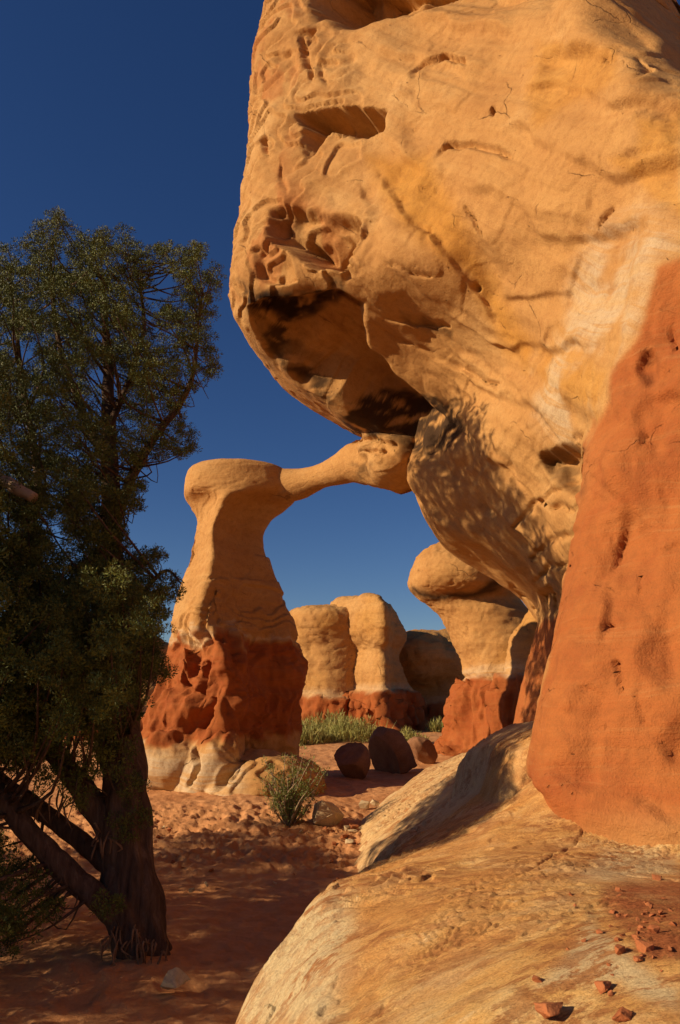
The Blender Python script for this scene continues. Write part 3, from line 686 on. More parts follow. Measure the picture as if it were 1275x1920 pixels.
# ------------------------------------------------------------------ free-standing rocks behind
def rock_skin(pieces, voxel, smooth, amp, freq, seed, bedamp=0.03, bedf=3.0):
    V, Q = remesh(pieces, voxel, smooth); N = normals(V, Q)
    d = amp * fbm(V * freq, 4, seed) + bedamp * fbm(np.stack([V[:, 0] * .2, V[:, 1] * .2, V[:, 2] * bedf + .3 * perlin(V * .4, seed)], 1), 3, seed + 5)
    d += np.minimum(0, -(ridged(V * freq * 1.7, 4, seed + 9) - 1.0)) * amp * .35
    d += terrace(V * freq * np.array([.8, .8, 1.3]), 3.5) * amp * .45
    V = V + N * d[:, None]
    return V, Q, normals(V, Q)
def two_tone(name, V, Q, N, zc, label, cat, group, mat, base, top='cap', foot='red_base', drape=0.0, white=.35, amp=.18, dark=None):
    nz = fbm(V * 1.6, 3, 91)
    red = sstep(.06, -.06, V[:, 2] - zc - amp * nz)
    if drape:
        dr = (np.maximum(ridged(V * np.array([1.5, 1.5, .5]), 3, 93), 0) - .5) * drape
        V = V + N * (dr * red)[:, None]; N = normals(V, Q)
    wh = sstep(.28, .05, np.abs(V[:, 2] - zc - amp * nz - .06)) * white
    z0 = np.zeros(len(V))
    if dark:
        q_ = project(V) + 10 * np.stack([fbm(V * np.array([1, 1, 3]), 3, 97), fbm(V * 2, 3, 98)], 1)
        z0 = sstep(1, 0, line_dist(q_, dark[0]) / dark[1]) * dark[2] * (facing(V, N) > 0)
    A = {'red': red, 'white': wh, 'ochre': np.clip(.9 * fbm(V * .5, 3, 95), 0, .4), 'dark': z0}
    e = empty(name, base); tag(e, label, cat, group)
    f = red[Q].mean(1) > .5
    split_part(top, V, Q, N, ~f, A, mat, e); split_part(foot, V, Q, N, f, A, mat, e)
    return e
# mushroom rock right of the opening
HM = [(1450, 800, 1060, 16.8, 1.5), (1415, 832, 1055, 16.8, 1.4), (1385, 847, 1050, 16.8, 1.3), (1340, 856, 1045, 16.8, 1.25), (1300, 867, 1040, 16.8, 1.2), (1276, 878, 1038, 16.8, 1.15),
      (1262, 868, 1036, 16.8, 1.2), (1240, 868, 1034, 16.8, 1.2), (1200, 850, 1020, 16.8, 1.15), (1160, 828, 1000, 16.8, 1.05), (1138, 808, 985, 16.8, .92), (1124, 784, 975, 16.8, .95),
      (1102, 765, 968, 16.8, 1.3), (1070, 769, 962, 16.8, 1.35), (1040, 788, 950, 16.8, 1.0), (1022, 820, 915, 16.8, .7), (1016, 845, 880, 16.8, .35)]
v, q, n = rock_skin([loft(prof_rows(HM), 80, 120), blob(P(1000, 1265, 14.6), (.55, .6, 1.5), 14, 0, .3)], .045, 3, .05, 1.1, 101)
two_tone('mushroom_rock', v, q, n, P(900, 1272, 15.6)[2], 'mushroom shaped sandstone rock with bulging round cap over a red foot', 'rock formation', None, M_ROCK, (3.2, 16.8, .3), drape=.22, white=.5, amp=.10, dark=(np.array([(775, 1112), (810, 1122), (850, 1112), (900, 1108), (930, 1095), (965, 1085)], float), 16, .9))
# two pale blocks seen through the arch
BL = [(1385, 530, 700, 24.6, 1.6), (1340, 546, 700, 24.6, 1.5), (1300, 554, 698, 24.6, 1.4), (1240, 550, 696, 24.6, 1.35), (1205, 543, 700, 24.6, 1.45), (1180, 536, 704, 24.6, 1.65), (1158, 538, 704, 24.6, 1.65), (1145, 548, 700, 24.6, 1.4), (1137, 580, 680, 24.6, .7)]
v, q, n = rock_skin([loft(prof_rows(BL), 64, 90)], .07, 3, .09, .8, 111, .05, 2.0)
two_tone('sandstone_block', v, q, n, P(590, 1305, 24)[2], 'low pale sandstone knob with its foot in shadow, seen just right of the pillar', 'rock formation', None, M_FAR, (-.8, 25, .4), drape=.2, amp=.15)
BR = [(1392, 640, 800, 24, 1.7), (1370, 634, 792, 24, 1.6, 720), (1335, 634, 782, 24, 1.5, 720), (1302, 634, 775, 24, 1.5, 720), (1285, 640, 764, 24, 1.4, 715), (1250, 644, 752, 24, 1.3, 715), (1222, 645, 748, 24, 1.25, 712), (1205, 634, 757, 24, 1.5, 715),
      (1180, 621, 757, 24, 1.7, 715), (1150, 620, 742, 24, 1.7, 712), (1130, 630, 722, 24, 1.4, 700), (1121, 652, 702, 24, .8, 690)]
BR = [t if len(t) == 6 else t + (720,) for t in BR]
v, q, n = rock_skin([loft(prof_rows(BR), 64, 90)], .06, 3, .09, .8, 121, .05, 2.0)
two_tone('sandstone_tower', v, q, n, P(700, 1298, 22.6)[2], 'tall pale sandstone knob standing on a fluted red base in the middle distance', 'rock formation', None, M_FAR, (1, 24, .4), drape=.3, amp=.06)
# shaded cliff right of the knob
CD = [(1400, 742, 960, 27, 1.5), (1340, 742, 960, 27, 1.5), (1260, 745, 950, 27, 1.4), (1215, 742, 940, 27, 1.3), (1192, 750, 900, 27, 1.0), (1180, 770, 830, 27, .7)]
v, q, n = rock_skin([loft(prof_rows(CD), 64, 90), blob(P(790, 1235, 26.4), (1.2, 1.4, 1.0), 16), blob(P(845, 1240, 26.6), (1.1, 1.4, .9), 16)], .09, 3, .14, .6, 131, .06, 1.6)
two_tone('sandstone_cliff', v, q, n, P(800, 1320, 26)[2], 'dark shaded sandstone wall with rounded top behind the tall pale knob', 'rock formation', None, M_FAR, (4, 27, .4), drape=.2, amp=.1)
# slope of rock seen left of the pillar and through the tree
SL = [(1420, -260, 420, 23, 3.0), (1380, -240, 400, 23, 3.0), (1330, -220, 380, 23, 2.6), (1280, -190, 360, 23, 2.3), (1235, -150, 335, 23, 1.9), (1205, -60, 318, 23, 1.5), (1190, 60, 290, 23, .8)]
v, q, n = rock_skin([loft(prof_rows(SL), 96, 80)], .10, 3, .2, .6, 141, .08, 1.4)
two_tone('rock_slope', v, q, n, P(250, 1340, 21)[2], 'long orange rock slope rising behind the juniper and left of the pillar', 'rock formation', None, M_FAR, (-6, 23, .4), drape=.2, amp=.2)

# ------------------------------------------------------------------ slickrock ledge
def build_ledge():
    cp = [PZ(1275, 1920, .94), PZ(900, 1920, .82), PZ(680, 1920, .69), PZ(560, 1920, .58), PZ(1275, 1760, .95), PZ(950, 1760, .83), PZ(700, 1770, .72), PZ(570, 1790, .62),
          PZ(1275, 1650, .86), P(1275, 1600, 3.6), P(1190, 1590, 3.75), PZ(1050, 1620, .86), PZ(850, 1640, .77), PZ(700, 1656, .71), PZ(620, 1664, .69), PZ(800, 1590, .66), PZ(900, 1545, .80), PZ(1010, 1495, .97),
          PZ(720, 1610, .40), PZ(860, 1500, .66), PZ(930, 1440, .95), PZ(960, 1400, 1.02), PZ(800, 1465, .52), PZ(720, 1515, .28), PZ(665, 1555, .10), PZ(690, 1600, .14), PZ(830, 1428, .52), PZ(900, 1405, .75), PZ(960, 1385, 1.0),
          (2.6, 1.0, 1.0), (0.5, 0.8, .72), (-.3, 1.0, .62), (4, 4, .95), (4, 8, 1.1), (4, 13, .9), (2.6, 13.5, .6), (1.6, 13.2, .45)]
    cp = np.array(cp); X = cp[:, :2]
    def U(r2): return np.where(r2 > 0, r2 * np.log(np.maximum(r2, 1e-12)), 0) * .5
    n = len(X); K = U(((X[:, None] - X[None]) ** 2).sum(-1)) + np.eye(n) * 0.02
    A = np.zeros((n + 3, n + 3)); A[:n, :n] = K; A[:n, n] = 1; A[:n, n + 1:] = X; A[n, :n] = 1; A[n + 1:, :n] = X.T
    s = np.linalg.solve(A, np.concatenate([cp[:, 2], np.zeros(3)]))
    ys = np.concatenate([np.linspace(.6, 5.5, 560, endpoint=False), np.linspace(5.5, 14, 300)])
    xs = np.concatenate([np.linspace(-1.0, 2.6, 450, endpoint=False), np.linspace(2.6, 5.5, 60)])
    XX, YY = np.meshgrid(xs, ys); G = np.stack([XX.ravel(), YY.ravel()], 1)
    z = s[n] + G @ s[n + 1:]
    for k in range(n): z += s[k] * U(((G - X[k]) ** 2).sum(1))
    edge = [(-.45, .3), (-.50, 1.6), (-.52, 2.8), (-.49, 3.45), (-.37, 4.15), (-.14, 4.75), (.08, 5.1), (.16, 5.7), (.06, 7.0), (.02, 8.8), (.35, 9.9), (1.0, 11.2), (1.5, 12.6), (1.9, 13.8), (5.6, 13.9), (5.6, .3)]
    p3 = np.concatenate([G, np.zeros((len(G), 1))], 1)
    sd = poly_sd(G + .08 * np.stack([fbm(p3 * 1.3, 3, 151), fbm(p3 * 1.3, 3, 153)], 1), edge)
    Rr = .50 - .2 * sstep(4.2, 5.4, G[:, 1])
    t = np.clip(sd / Rr, 0, 1); prof = np.sqrt(np.maximum(1 - (1 - t) ** 2, 0))
    g = gz(G[:, 0], G[:, 1]) - .25
    z += .03 * fbm(p3 * np.array([.9, 1.4, 1]), 3, 155) + .010 * fbm(p3 * np.array([3, 5, 1]), 4, 157) + .006 * np.maximum(ridged(p3 * np.array([2.2, 4.5, 1]), 4, 159) - .6, 0)
    foot = [(1.16, 4.55), (1.22, 4.35), (1.55, 3.72), (2.9, 2.72)]
    d = line_dist(G, np.array(foot)); z += .12 * np.maximum(0, 1 - d / .34) ** 2
    f = fbm(p3 * np.array([.9, 1.5, 1]) + 3, 4, 271) * 6; i_ = np.floor(f); t_ = f - i_
    z += (i_ + sstep(0, .10, t_) - f) * .026 * sstep(-.1, .2, fbm(p3 * .8, 2, 273))
    f = fbm(p3 * np.array([2.6, 4.2, 1]) + 3, 4, 275) * 5; i_ = np.floor(f); t_ = f - i_
    z += (i_ + sstep(0, .12, t_) - f) * .011 * sstep(0, .3, fbm(p3 * 1.1 + 9, 2, 277))
    # the step with a rounded end below the column
    st_l = [PZ(1010, 1440, 1.05)[:2], PZ(960, 1440, .98)[:2], PZ(905, 1470, .80)[:2]]
    d = line_dist(G, np.array(st_l)); z += .24 * sstep(.30, .17, d + .06 * fbm(p3 * 2.2, 3, 169))
    # shallow flakes and cracks
    for ln, wd, dp in [([(985, 1690), (1010, 1680), (1040, 1640), (1100, 1600)], .012, .012), ([(820, 1790), (850, 1770), (880, 1765)], .010, .010), ([(690, 1880), (720, 1850)], .008, .010), ([(1170, 1700), (1230, 1715), (1275, 1730)], .02, .015), ([(640, 1760), (630, 1800)], .006, .008)]:
        l3 = np.array([PZ(a, b, .76)[:2] for a, b in ln]); d = line_dist(G + .03 * np.stack([fbm(p3 * 6, 2, 161), fbm(p3 * 6, 2, 163)], 1), l3); z -= dp * sstep(wd, 0, d)
    z = g + (z - g) * prof
    V = np.stack([G[:, 0], G[:, 1], z], 1)
    m, k = XX.shape
    a = (np.arange(m - 1)[:, None] * k + np.arange(k - 1)[None]).ravel()
    Q = np.stack([a, a + 1, a + k + 1, a + k], 1)
    Q = Q[(sd[Q] > -.05).any(1)]
    used, inv = np.unique(Q.ravel(), return_inverse=True); Q = inv.reshape(-1, 4)
    me = make_mesh('slickrock_ledge', V[used], Q)
    pq = project(V[used]) + 12 * np.stack([fbm(V[used] * 5, 3, 165), fbm(V[used] * 5, 3, 167)], 1)
    red = sstep(-10, 14, poly_sd(pq, [(1120, 1660), (1275, 1640), (1500, 1640), (1500, 1800), (1275, 1800), (1200, 1790), (1170, 1740), (1120, 1700)]))
    wh = .9 * sstep(-30, 50, poly_sd(pq, [(400, 1940), (440, 1780), (540, 1680), (640, 1660), (680, 1740), (640, 1850), (640, 1940)]))
    wh = np.maximum(wh, .8 * sstep(-15, 20, poly_sd(pq, [(1000, 1850), (1070, 1770), (1110, 1720), (1150, 1760), (1200, 1800), (1275, 1850), (1275, 1900), (1150, 1840)])))
    wh = np.maximum(wh, .6 * sstep(-10, 16, poly_sd(pq, [(1075, 1640), (1140, 1590), (1275, 1600), (1275, 1640), (1130, 1655)])))
    wh = np.maximum(wh, .45 * (V[used][:, 1] > 5.5))
    set_attr(me, 'red', red); set_attr(me, 'white', wh)
    o = put('slickrock_ledge', me, M_LEDGE); tag(o, 'broad pale slickrock ledge in the foreground with a rounded nose and mottled flaky surface', 'rock ledge')
    return V
LEDGE = build_ledge()
def ledge_at(px_, py_):
    p = project(LEDGE); d = np.hypot(p[:, 0] - px_, p[:, 1] - py_) + 3 * np.maximum(LEDGE[:, 1] - 5, 0)
    return LEDGE[np.argmin(d)]

# ------------------------------------------------------------------ loose stones
def stone(name, c, r, mat, label, cat='stone', group=None, seed=0, flat=0.55, rot=0.0, cuts=9, tilt=(0, 0)):
    """an angular stone: a ball cut by random planes, edges softened"""
    rnd = np.random.RandomState(seed + 900)
    if max(r) < .25:
        bm = bmesh.new()
        for k in range(cuts):
            d = rnd.normal(size=3); d /= np.abs(d).max() ** .8 * np.linalg.norm(d) ** .2; bm.verts.new(d * rnd.uniform(.8, 1.1))
        h = bmesh.ops.convex_hull(bm, input=bm.verts[:])
        bmesh.ops.delete(bm, geom=[v for v in bm.verts if not v.link_faces], context='VERTS')
        bmesh.ops.dissolve_limit(bm, angle_limit=R(14), verts=bm.verts[:], edges=bm.edges[:])
        bmesh.ops.bevel(bm, geom=bm.edges[:], offset=.09, segments=2, affect='EDGES', profile=.6)
        bmesh.ops.triangulate(bm, faces=bm.faces[:]); bmesh.ops.subdivide_edges(bm, edges=bm.edges[:], cuts=2, use_grid_fill=True)
        bm.verts.index_update()
        V = np.array([v.co[:] for v in bm.verts]); fs = [[v.index for v in f.verts] for f in bm.faces]; bm.free()
        V += V * (.10 * fbm(V * 3.0, 4, seed))[:, None]
    else:
        V, fs = blob((0, 0, 0), (1, 1, 1), 24)
        for k in range(cuts):
            d = rnd.normal(size=3); d /= np.linalg.norm(d); h = rnd.uniform(.5, .8)
            over = np.maximum(V @ d - h, 0); V = V - over[:, None] * d * .95
        V += V * (.06 * fbm(V * 2.5, 4, seed))[:, None]
    V = V * np.array(r)
    cx, sx = math.cos(tilt[0]), math.sin(tilt[0]); V = np.stack([V[:, 0] * cx + V[:, 2] * sx, V[:, 1], -V[:, 0] * sx + V[:, 2] * cx], 1)
    c1, s1 = math.cos(rot), math.sin(rot); V = np.stack([V[:, 0] * c1 - V[:, 1] * s1, V[:, 0] * s1 + V[:, 1] * c1, V[:, 2]], 1)
    me = make_mesh(name, V, fs); me.set_sharp_from_angle(angle=R(32))
    o = put(name, me, mat); o.location = c
    return tag(o, label, cat, group)
def on_ground(px_, py_, lift=0.0):
    z = 0.0
    for _ in range(8):
        p = PZ(px_, py_, z); z = float(gz(p[0], p[1]))
    return (p[0], p[1], z + lift)
BD = [((660, 1462), (.30, .34, .36), (0.1, 0), 'rounded brown boulder leaning in shadow, smaller one left of the big dark boulder', 1),
      ((740, 1452), (.42, .45, .50), (-.35, 0), 'large dark boulder with a pointed top in shadow behind the sand hollow', 2),
      ((792, 1436), (.16, .30, .36), (-.75, 0), 'tilted brown slab leaning against the right side of the large dark boulder', 3)]
for (p_, r_, t_, lab, sd_) in BD:
    g = on_ground(*p_); stone('boulder', (g[0], g[1] + .2, g[2] + r_[2] * .62), r_, M_BOULDER, lab, 'boulder', 'boulders behind the sand hollow', sd_, rot=.4 * sd_, cuts=7, tilt=t_)
g = on_ground(612, 1548); stone('pale_rock', (g[0], g[1] + .1, g[2] + .10), (.20, .20, .13), M_PALESTONE, 'pale angular rock beside the small bush at the edge of the sand', 'rock', None, 11, rot=.5, tilt=(.25, 0))
g = on_ground(318, 1862); stone('pale_rock', (g[0], g[1] + .03, g[2] + .05), (.075, .075, .065), M_PALESTONE, 'small pale broken rock on shaded sand near the juniper trunk', 'rock', None, 14, rot=.9, tilt=(-.3, 0))
for k, (a, b, r_, lab) in enumerate([(683, 1508, .07, 'small cream stone left of a pair on the ledge edge above the hollow'), (703, 1505, .06, 'small cream stone right of a pair on the ledge edge above the hollow')]):
    l = PZ(a, b, .22); stone('cream_stone', (l[0], l[1], max(gz(l[0], l[1]), .16) + .04), (r_, r_, r_ * .7), M_PALESTONE, lab, 'stone', 'cream stones by the hollow', 20 + k)
RS = [(1210, 1782, .030, 'square red stone block casting a long shadow on the ledge by the red soil'), (1163, 1787, .022, 'small red stone left of the square block on the ledge'), (1197, 1803, .020, 'small red stone just below the square block on the ledge'),
      (1127, 1860, .030, 'red stone wedge standing on edge with dark shadow on the ledge'), (1008, 1842, .022, 'flat red chip lying alone on the pale ledge'), (1035, 1912, .060, 'largest flat red stone at the bottom edge of the picture'),
      (1165, 1915, .040, 'red stone at the bottom edge right of the largest flat red one'), (1145, 1868, .012, 'tiny red chip right of the stone wedge'), (1232, 1648, .018, 'little tan cube on the rim above the red soil patch'), (1225, 1752, .022, 'red stone half sunk in the red soil patch'), (1205, 1745, .016, 'smaller red stone in the red soil patch')]
for k, (a, b, r_, lab) in enumerate(RS):
    l = ledge_at(a, b); r_ = r_ * .33 * l[1]
    stone('red_stone', (l[0], l[1], l[2] + r_ * .45), (r_, r_ * .9, r_ * (.5 if 'flat' in lab else .85)), M_REDSTONE, lab, 'stone', 'red stones on the ledge', 30 + k, rot=.7 * k, cuts=12)
rr = random.Random(5)
for k in range(30):
    a, b = rr.uniform(285, 640), rr.triangular(1495, 1720, 1540); l = on_ground(a, b); s_ = rr.uniform(.012, .03)
    stone('sand_pebble', (l[0], l[1], l[2] + s_ * .5), (s_ * 1.3, s_, s_ * .8), M_PALESTONE if k % 3 == 0 else M_REDSTONE, 'small pebble lying on the crusted red sand of the path', 'pebble', 'pebbles on the sandy path', 200 + k, rot=k)
rr = random.Random(3)
for k in range(46):
    a, b = rr.triangular(1040, 1275, 1240), rr.triangular(1650, 1840, 1720); l = ledge_at(a, b); s_ = rr.uniform(.0015, .0042) * l[1]
    stone('red_pebble', (l[0], l[1], l[2] + s_ * .4), (s_ * 1.3, s_, s_ * .8), M_REDSTONE, 'tiny red pebble strewn over the red soil patch on the ledge', 'pebble', 'red pebbles on the soil patch', 100 + k, rot=k)
for k in range(14):
    a, b = rr.uniform(645, 700), rr.uniform(1545, 1592); l = on_ground(a, b); s_ = rr.uniform(.02, .05)
    stone('rubble_stone', (l[0], l[1], l[2] + s_ * .5), (s_ * 1.3, s_, s_ * .7), M_REDSTONE if k % 3 else M_PALESTONE, 'bit of loose rubble where the sand meets the foot of the ledge', 'stone', 'rubble at the foot of the ledge', 60 + k, rot=k)

# ------------------------------------------------------------------ vegetation
def leaflets(centres, dirs, lens, wid, rnd):
    """thin pointed blades at the given places, each a quad along its direction"""
    n = len(centres)
    side = np.cross(dirs, rnd.normal(size=(n, 3))); side /= np.linalg.norm(side, axis=1)[:, None] + 1e-9
    m = centres + dirs * lens[:, None] * .5
    V = np.stack([centres, m + side * wid[:, None] * .5, centres + dirs * lens[:, None], m - side * wid[:, None] * .5], 1).reshape(-1, 3)
    return V, np.arange(4 * n).reshape(-1, 4)
def sprays(cent, rad, per, rnd, ln=(.02, .045), wd=.0075, up=.35):
    """tufts: blades scattered in the outer half of small balls, pointing outward and up"""
    n = len(cent); d = rnd.normal(size=(n, per, 3)); d /= np.linalg.norm(d, axis=2)[:, :, None]
    rr = rnd.uniform(.15, 1.0, size=(n, per, 1)) ** .7
    pos = cent[:, None] + d * rr * rad[:, None, None] * np.array([1, 1, .85])
    dd = d + rnd.normal(size=d.shape) * .45; dd[:, :, 2] += up; dd /= np.linalg.norm(dd, axis=2)[:, :, None]
    k = n * per
    return leaflets(pos.reshape(-1, 3), dd.reshape(-1, 3), rnd.uniform(ln[0], ln[1], k), rnd.uniform(.7, 1.3, k) * wd, rnd)
def build_tree():
    rnd = np.random.RandomState(5)
    D0 = 5.0
    base = P(262, 1792, D0)
    t = empty('juniper_tree', (base[0], base[1], 0))
    tag(t, 'old juniper tree with twisted dark trunks and dense green crown at the left', 'tree')
    def wpart(name, paths, mat, n=14, fluted=.16):
        pcs = []
        for pts, rad, m in paths:
            V, fs = tube(pts, rad, n, m)
            pts_d = catmull(np.asarray(pts, float), m, False); ax = np.repeat(pts_d, n, 0)
            rv = V - ax
            f = 1 + fluted * fbm(V * np.array([10, 10, 1.2]) + .5 * np.sin(V[:, 2:3] * 3), 4, 171) + .10 * fbm(V * 3, 2, 173)
            pcs.append((ax + rv * f[:, None], fs))
        V, fs = join(pcs); me = make_mesh(name, V, fs); o = put(name, me, mat)
        me.transform(t.matrix_world.inverted()); o.parent = t
        return o
    lean = lambda b: 1.9 * np.clip((1450 - np.asarray(b, float)) / 850, 0, 1)
    def pp(lst): return [P(a, b, d + float(lean(b))) for a, b, d in lst]
    s = 1 / F * 5.0
    trunk = [(pp([(285, 1830, 5.0), (268, 1770, 5.0), (255, 1680, 5.02), (240, 1580, 5.05), (232, 1450, 5.1), (222, 1300, 5.1), (212, 1130, 5.1), (208, 960, 5.15), (204, 800, 5.2), (200, 640, 5.25), (190, 520, 5.3)]),
              [46 * s, 44 * s, 41 * s, 42 * s, 40 * s, 36 * s, 28 * s, 23 * s, 18 * s, 13 * s, 6 * s], 90),
             (pp([(262, 1800, 4.92), (238, 1730, 4.95), (226, 1640, 5.0), (236, 1540, 5.08)]), [32 * s, 34 * s, 30 * s, 22 * s], 30),
             (pp([(300, 1812, 4.9), (285, 1780, 4.95), (270, 1720, 5.0)]), [14 * s, 22 * s, 22 * s], 16)]
    wpart('trunk', trunk, M_BARK, 56, .26)
    limbs = [[(pp([(250, 1745, 4.95), (190, 1690, 4.9), (120, 1630, 4.85), (55, 1560, 4.8), (0, 1490, 4.8), (-80, 1380, 4.8), (-170, 1220, 4.8)]), [23.4 * s, 21.1 * s, 19.5 * s, 17.2 * s, 15.6 * s, 13.3 * s, 6.2 * s], 50)],
             [(pp([(245, 1660, 5.1), (180, 1600, 5.15), (110, 1545, 5.2), (50, 1500, 5.25), (-20, 1450, 5.3), (-120, 1380, 5.3)]), [18.7 * s, 17.2 * s, 15.6 * s, 14.8 * s, 13.3 * s, 7.0 * s], 50)],
             [(pp([(228, 1590, 5.0), (170, 1500, 5.0), (110, 1420, 5.0), (50, 1340, 5.0), (0, 1270, 5.0), (-60, 1180, 5.0), (-110, 1000, 5.0), (-120, 800, 5.0)]), [23.4 * s, 21.8 * s, 20.3 * s, 19.5 * s, 17.9 * s, 14.8 * s, 10.1 * s, 4.7 * s], 60)],
             [(pp([(212, 1000, 5.1), (245, 900, 5.0), (290, 820, 4.95), (335, 760, 4.9), (362, 700, 4.9), (372, 600, 4.9)]), [14.0 * s, 12.5 * s, 10.1 * s, 8.6 * s, 6.2 * s, 3.1 * s], 40)],
             [(pp([(206, 880, 5.15), (150, 760, 5.3), (110, 640, 5.4), (95, 500, 5.5), (105, 430, 5.5)]), [12.5 * s, 10.1 * s, 7.8 * s, 5.5 * s, 2.3 * s], 40)],
             [(pp([(205, 800, 5.1), (250, 690, 5.2), (270, 600, 5.2), (250, 480, 5.2)]), [9.4 * s, 7.8 * s, 5.5 * s, 2.3 * s], 40)],
             [(pp([(90, 1395, 5.0), (80, 1200, 5.1), (50, 1050, 5.1), (70, 900, 5.2), (40, 700, 5.2), (20, 520, 5.2)]), [14.0 * s, 12.5 * s, 10.9 * s, 9.4 * s, 7.0 * s, 3.1 * s], 50)],
             [([P(-80, 1380, 4.8), (-3.0, 4.6, 1.6), (-3.8, 4.5, 1.9), (-4.8, 4.3, 2.4), (-5.4, 4.2, 3.0)], [15.6 * s, 14.8 * s, 13.3 * s, 9.4 * s, 3.9 * s], 40)],  # unseen limb, added to carry the shade-casting boughs
             [(pp([(215, 1180, 5.1), (260, 1120, 4.95), (310, 1070, 4.9), (340, 1095, 4.85)]), [8.6 * s, 6.2 * s, 3.9 * s, 1.6 * s], 30)]]
    for l in limbs: wpart('limb', l, M_BARK, 14)
    # dead snags
    wpart('dead_branch', [([P(-118, 850, 6.3), P(-70, 860, 5.6), P(0, 898, 5.1), P(64, 934, 5.02)], [9 * s, 11 * s, 13 * s, 12 * s], 24)], M_WOOD, 10, .22)
    # crown
    OUT = [(-420, 560), (-300, 470), (-160, 500), (-60, 470), (0, 458), (40, 448), (62, 430), (80, 395), (115, 392), (140, 425), (170, 432), (205, 422), (245, 424), (275, 470), (310, 455), (350, 448), (395, 465), (418, 500), (416, 545), (402, 600), (408, 660), (410, 705),
           (375, 725), (345, 770), (352, 800), (395, 822), (388, 840), (345, 858), (310, 872), (282, 865), (270, 905), (276, 940), (262, 975), (236, 1000), (246, 1040), (285, 1030), (325, 1028), (334, 1060), (350, 1090), (328, 1140), (312, 1170), (298, 1200), (316, 1250), (312, 1275), (270, 1300), (255, 1360),
           (190, 1420), (130, 1380), (100, 1390), (70, 1450), (-20, 1440), (-150, 1460), (-300, 1500), (-420, 1300), (-480, 900)]
    pts = np.stack([rnd.uniform(-480, 430, 12000), rnd.uniform(380, 1510, 12000)], 1)
    sd = poly_sd(pts, OUT)
    gap = fbm(np.concatenate([pts / 85, np.zeros((len(pts), 1))], 1), 3, 181)
    keep = (sd > 12) & ((gap > -.24) | (sd < 22))
    pts, sd = pts[keep], sd[keep]
    lobes, lr = [], []
    for (a, b), e in zip(pts, sd):
        d = 5.0 + float(lean(b)) + rnd.uniform(-1, 1) * min(1.1, .2 + e / 120)
        if a < -30: d = min(d, 5.0 + rnd.uniform(-.9, .5))
        R_ = min(rnd.uniform(.09, .21), (e + 5) * d / F * .95)
        c = np.array(P(a, b, d))
        if R_ < .045: continue
        if lobes and (np.linalg.norm(np.array(lobes) - c, axis=1) < (np.array(lr) + R_) * (.74 - .24 * sstep(800, 1050, b))).any(): continue
        lobes.append(c); lr.append(R_)
    for k in range(80):                                  # the near side of the lower crown
        a, b = rnd.uniform(-40, 290), rnd.uniform(1080, 1400)
        if b > 1330 and a > 180: continue
        lobes.append(np.array(P(a, b, rnd.uniform(4.05, 4.75)))); lr.append(rnd.uniform(.06, .11))
    near = len(lobes)
    # unseen boughs left of the path, added and shaped for the shade they cast
    for k in range(9000):
        c = np.array([rnd.uniform(-7.0, -2.0), rnd.uniform(2.6, 7.0), 0]); f_ = -.5 - c[0]
        run = -.3 - c[0]; Ds = c[1] + .3 * run           # where its shadow crosses the edge of the ledge
        if Ds < 4.15: top = .42 * (run - .2)
        elif Ds < 4.95: top = .455 * run + 1.45
        elif Ds > 6.3: top = .435 * (run + .45)
        else: top = 2.0 if c[0] > -3.6 else 3.8 - .5 * abs(c[0] + 5.0)
        lo = .15 if c[0] > -3.6 else .5
        if top < lo + .05: continue
        c[2] = rnd.uniform(lo, top); q = project(c[None])[0]
        if q[0] > -30 and not (q[1] < 1440 and q[0] < 60): continue
        R_ = rnd.uniform(.14, .28)
        if (np.linalg.norm(np.array(lobes) - c, axis=1) < (np.array(lr) + R_) * 1.0).any(): continue
        lobes.append(c); lr.append(R_)
    for (a, b, d) in [(-10, 1650, 4.6), (20, 1690, 4.6), (60, 1670, 4.7), (80, 1715, 4.7), (40, 1740, 4.6), (0, 1740, 4.5), (-30, 1700, 4.5), (15, 1620, 4.8), (230, 1560, 4.85), (250, 1530, 4.9), (205, 1700, 4.75), (30, 1650, 4.8), (-20, 1600, 4.8), (50, 1710, 4.6), (85, 1690, 4.75), (10, 1720, 4.5), (60, 1630, 4.85), (120, 1430, 4.75), (160, 1465, 4.7), (200, 1440, 4.7), (240, 1480, 4.8), (100, 1470, 4.7), (30, 1430, 4.7), (60, 1400, 4.7), (180, 1400, 4.6), (220, 1420, 4.75), (140, 1490, 4.75), (70, 1450, 4.8), (20, 1770, 4.45), (-40, 1760, 4.4)]:
        lobes.append(np.array(P(a, b, d))); lr.append(.11)
    def tufts(lb, rr_, dens, r0, r1):
        cent, rad = [], []
        for c, R_ in zip(lb, rr_):
            n = int(max(5, dens * (R_ / .15) ** 2)); d = rnd.normal(size=(n, 3)); d /= np.linalg.norm(d, axis=1)[:, None]; d[:, 2] = d[:, 2] * .8 + .15
            cent.append(c + d * R_ * rnd.uniform(.4, 1.1, (n, 1))); rad.append(np.minimum(rnd.uniform(r0, r1, n), R_ * .55))
        return np.concatenate(cent), np.concatenate(rad)
    inf = [k for k in range(len(lobes)) if project(lobes[k][None])[0][0] > -40]; out = [k for k in range(len(lobes)) if k not in set(inf)]
    cent, rad = tufts([lobes[k] for k in inf], [lr[k] for k in inf], 17, .028, .052)
    V, Q = sprays(cent, rad, 64, rnd, (.012, .026), .0072, .45)
    c2, r2 = tufts([lobes[k] for k in out], [lr[k] for k in out], 11, .04, .065)
    V2, Q2 = sprays(c2, r2, 34, rnd, (.02, .04), .013)
    print('tufts', len(lobes), len(cent), len(c2))
    V, Q = np.concatenate([V, V2]), np.concatenate([Q, Q2 + len(V)])
    me = make_mesh('crown', V, Q, smooth=False); o = put('crown', me, M_LEAF); me.transform(t.matrix_world.inverted()); o.parent = t  # crown mesh, also holding the unseen boughs added for their shade
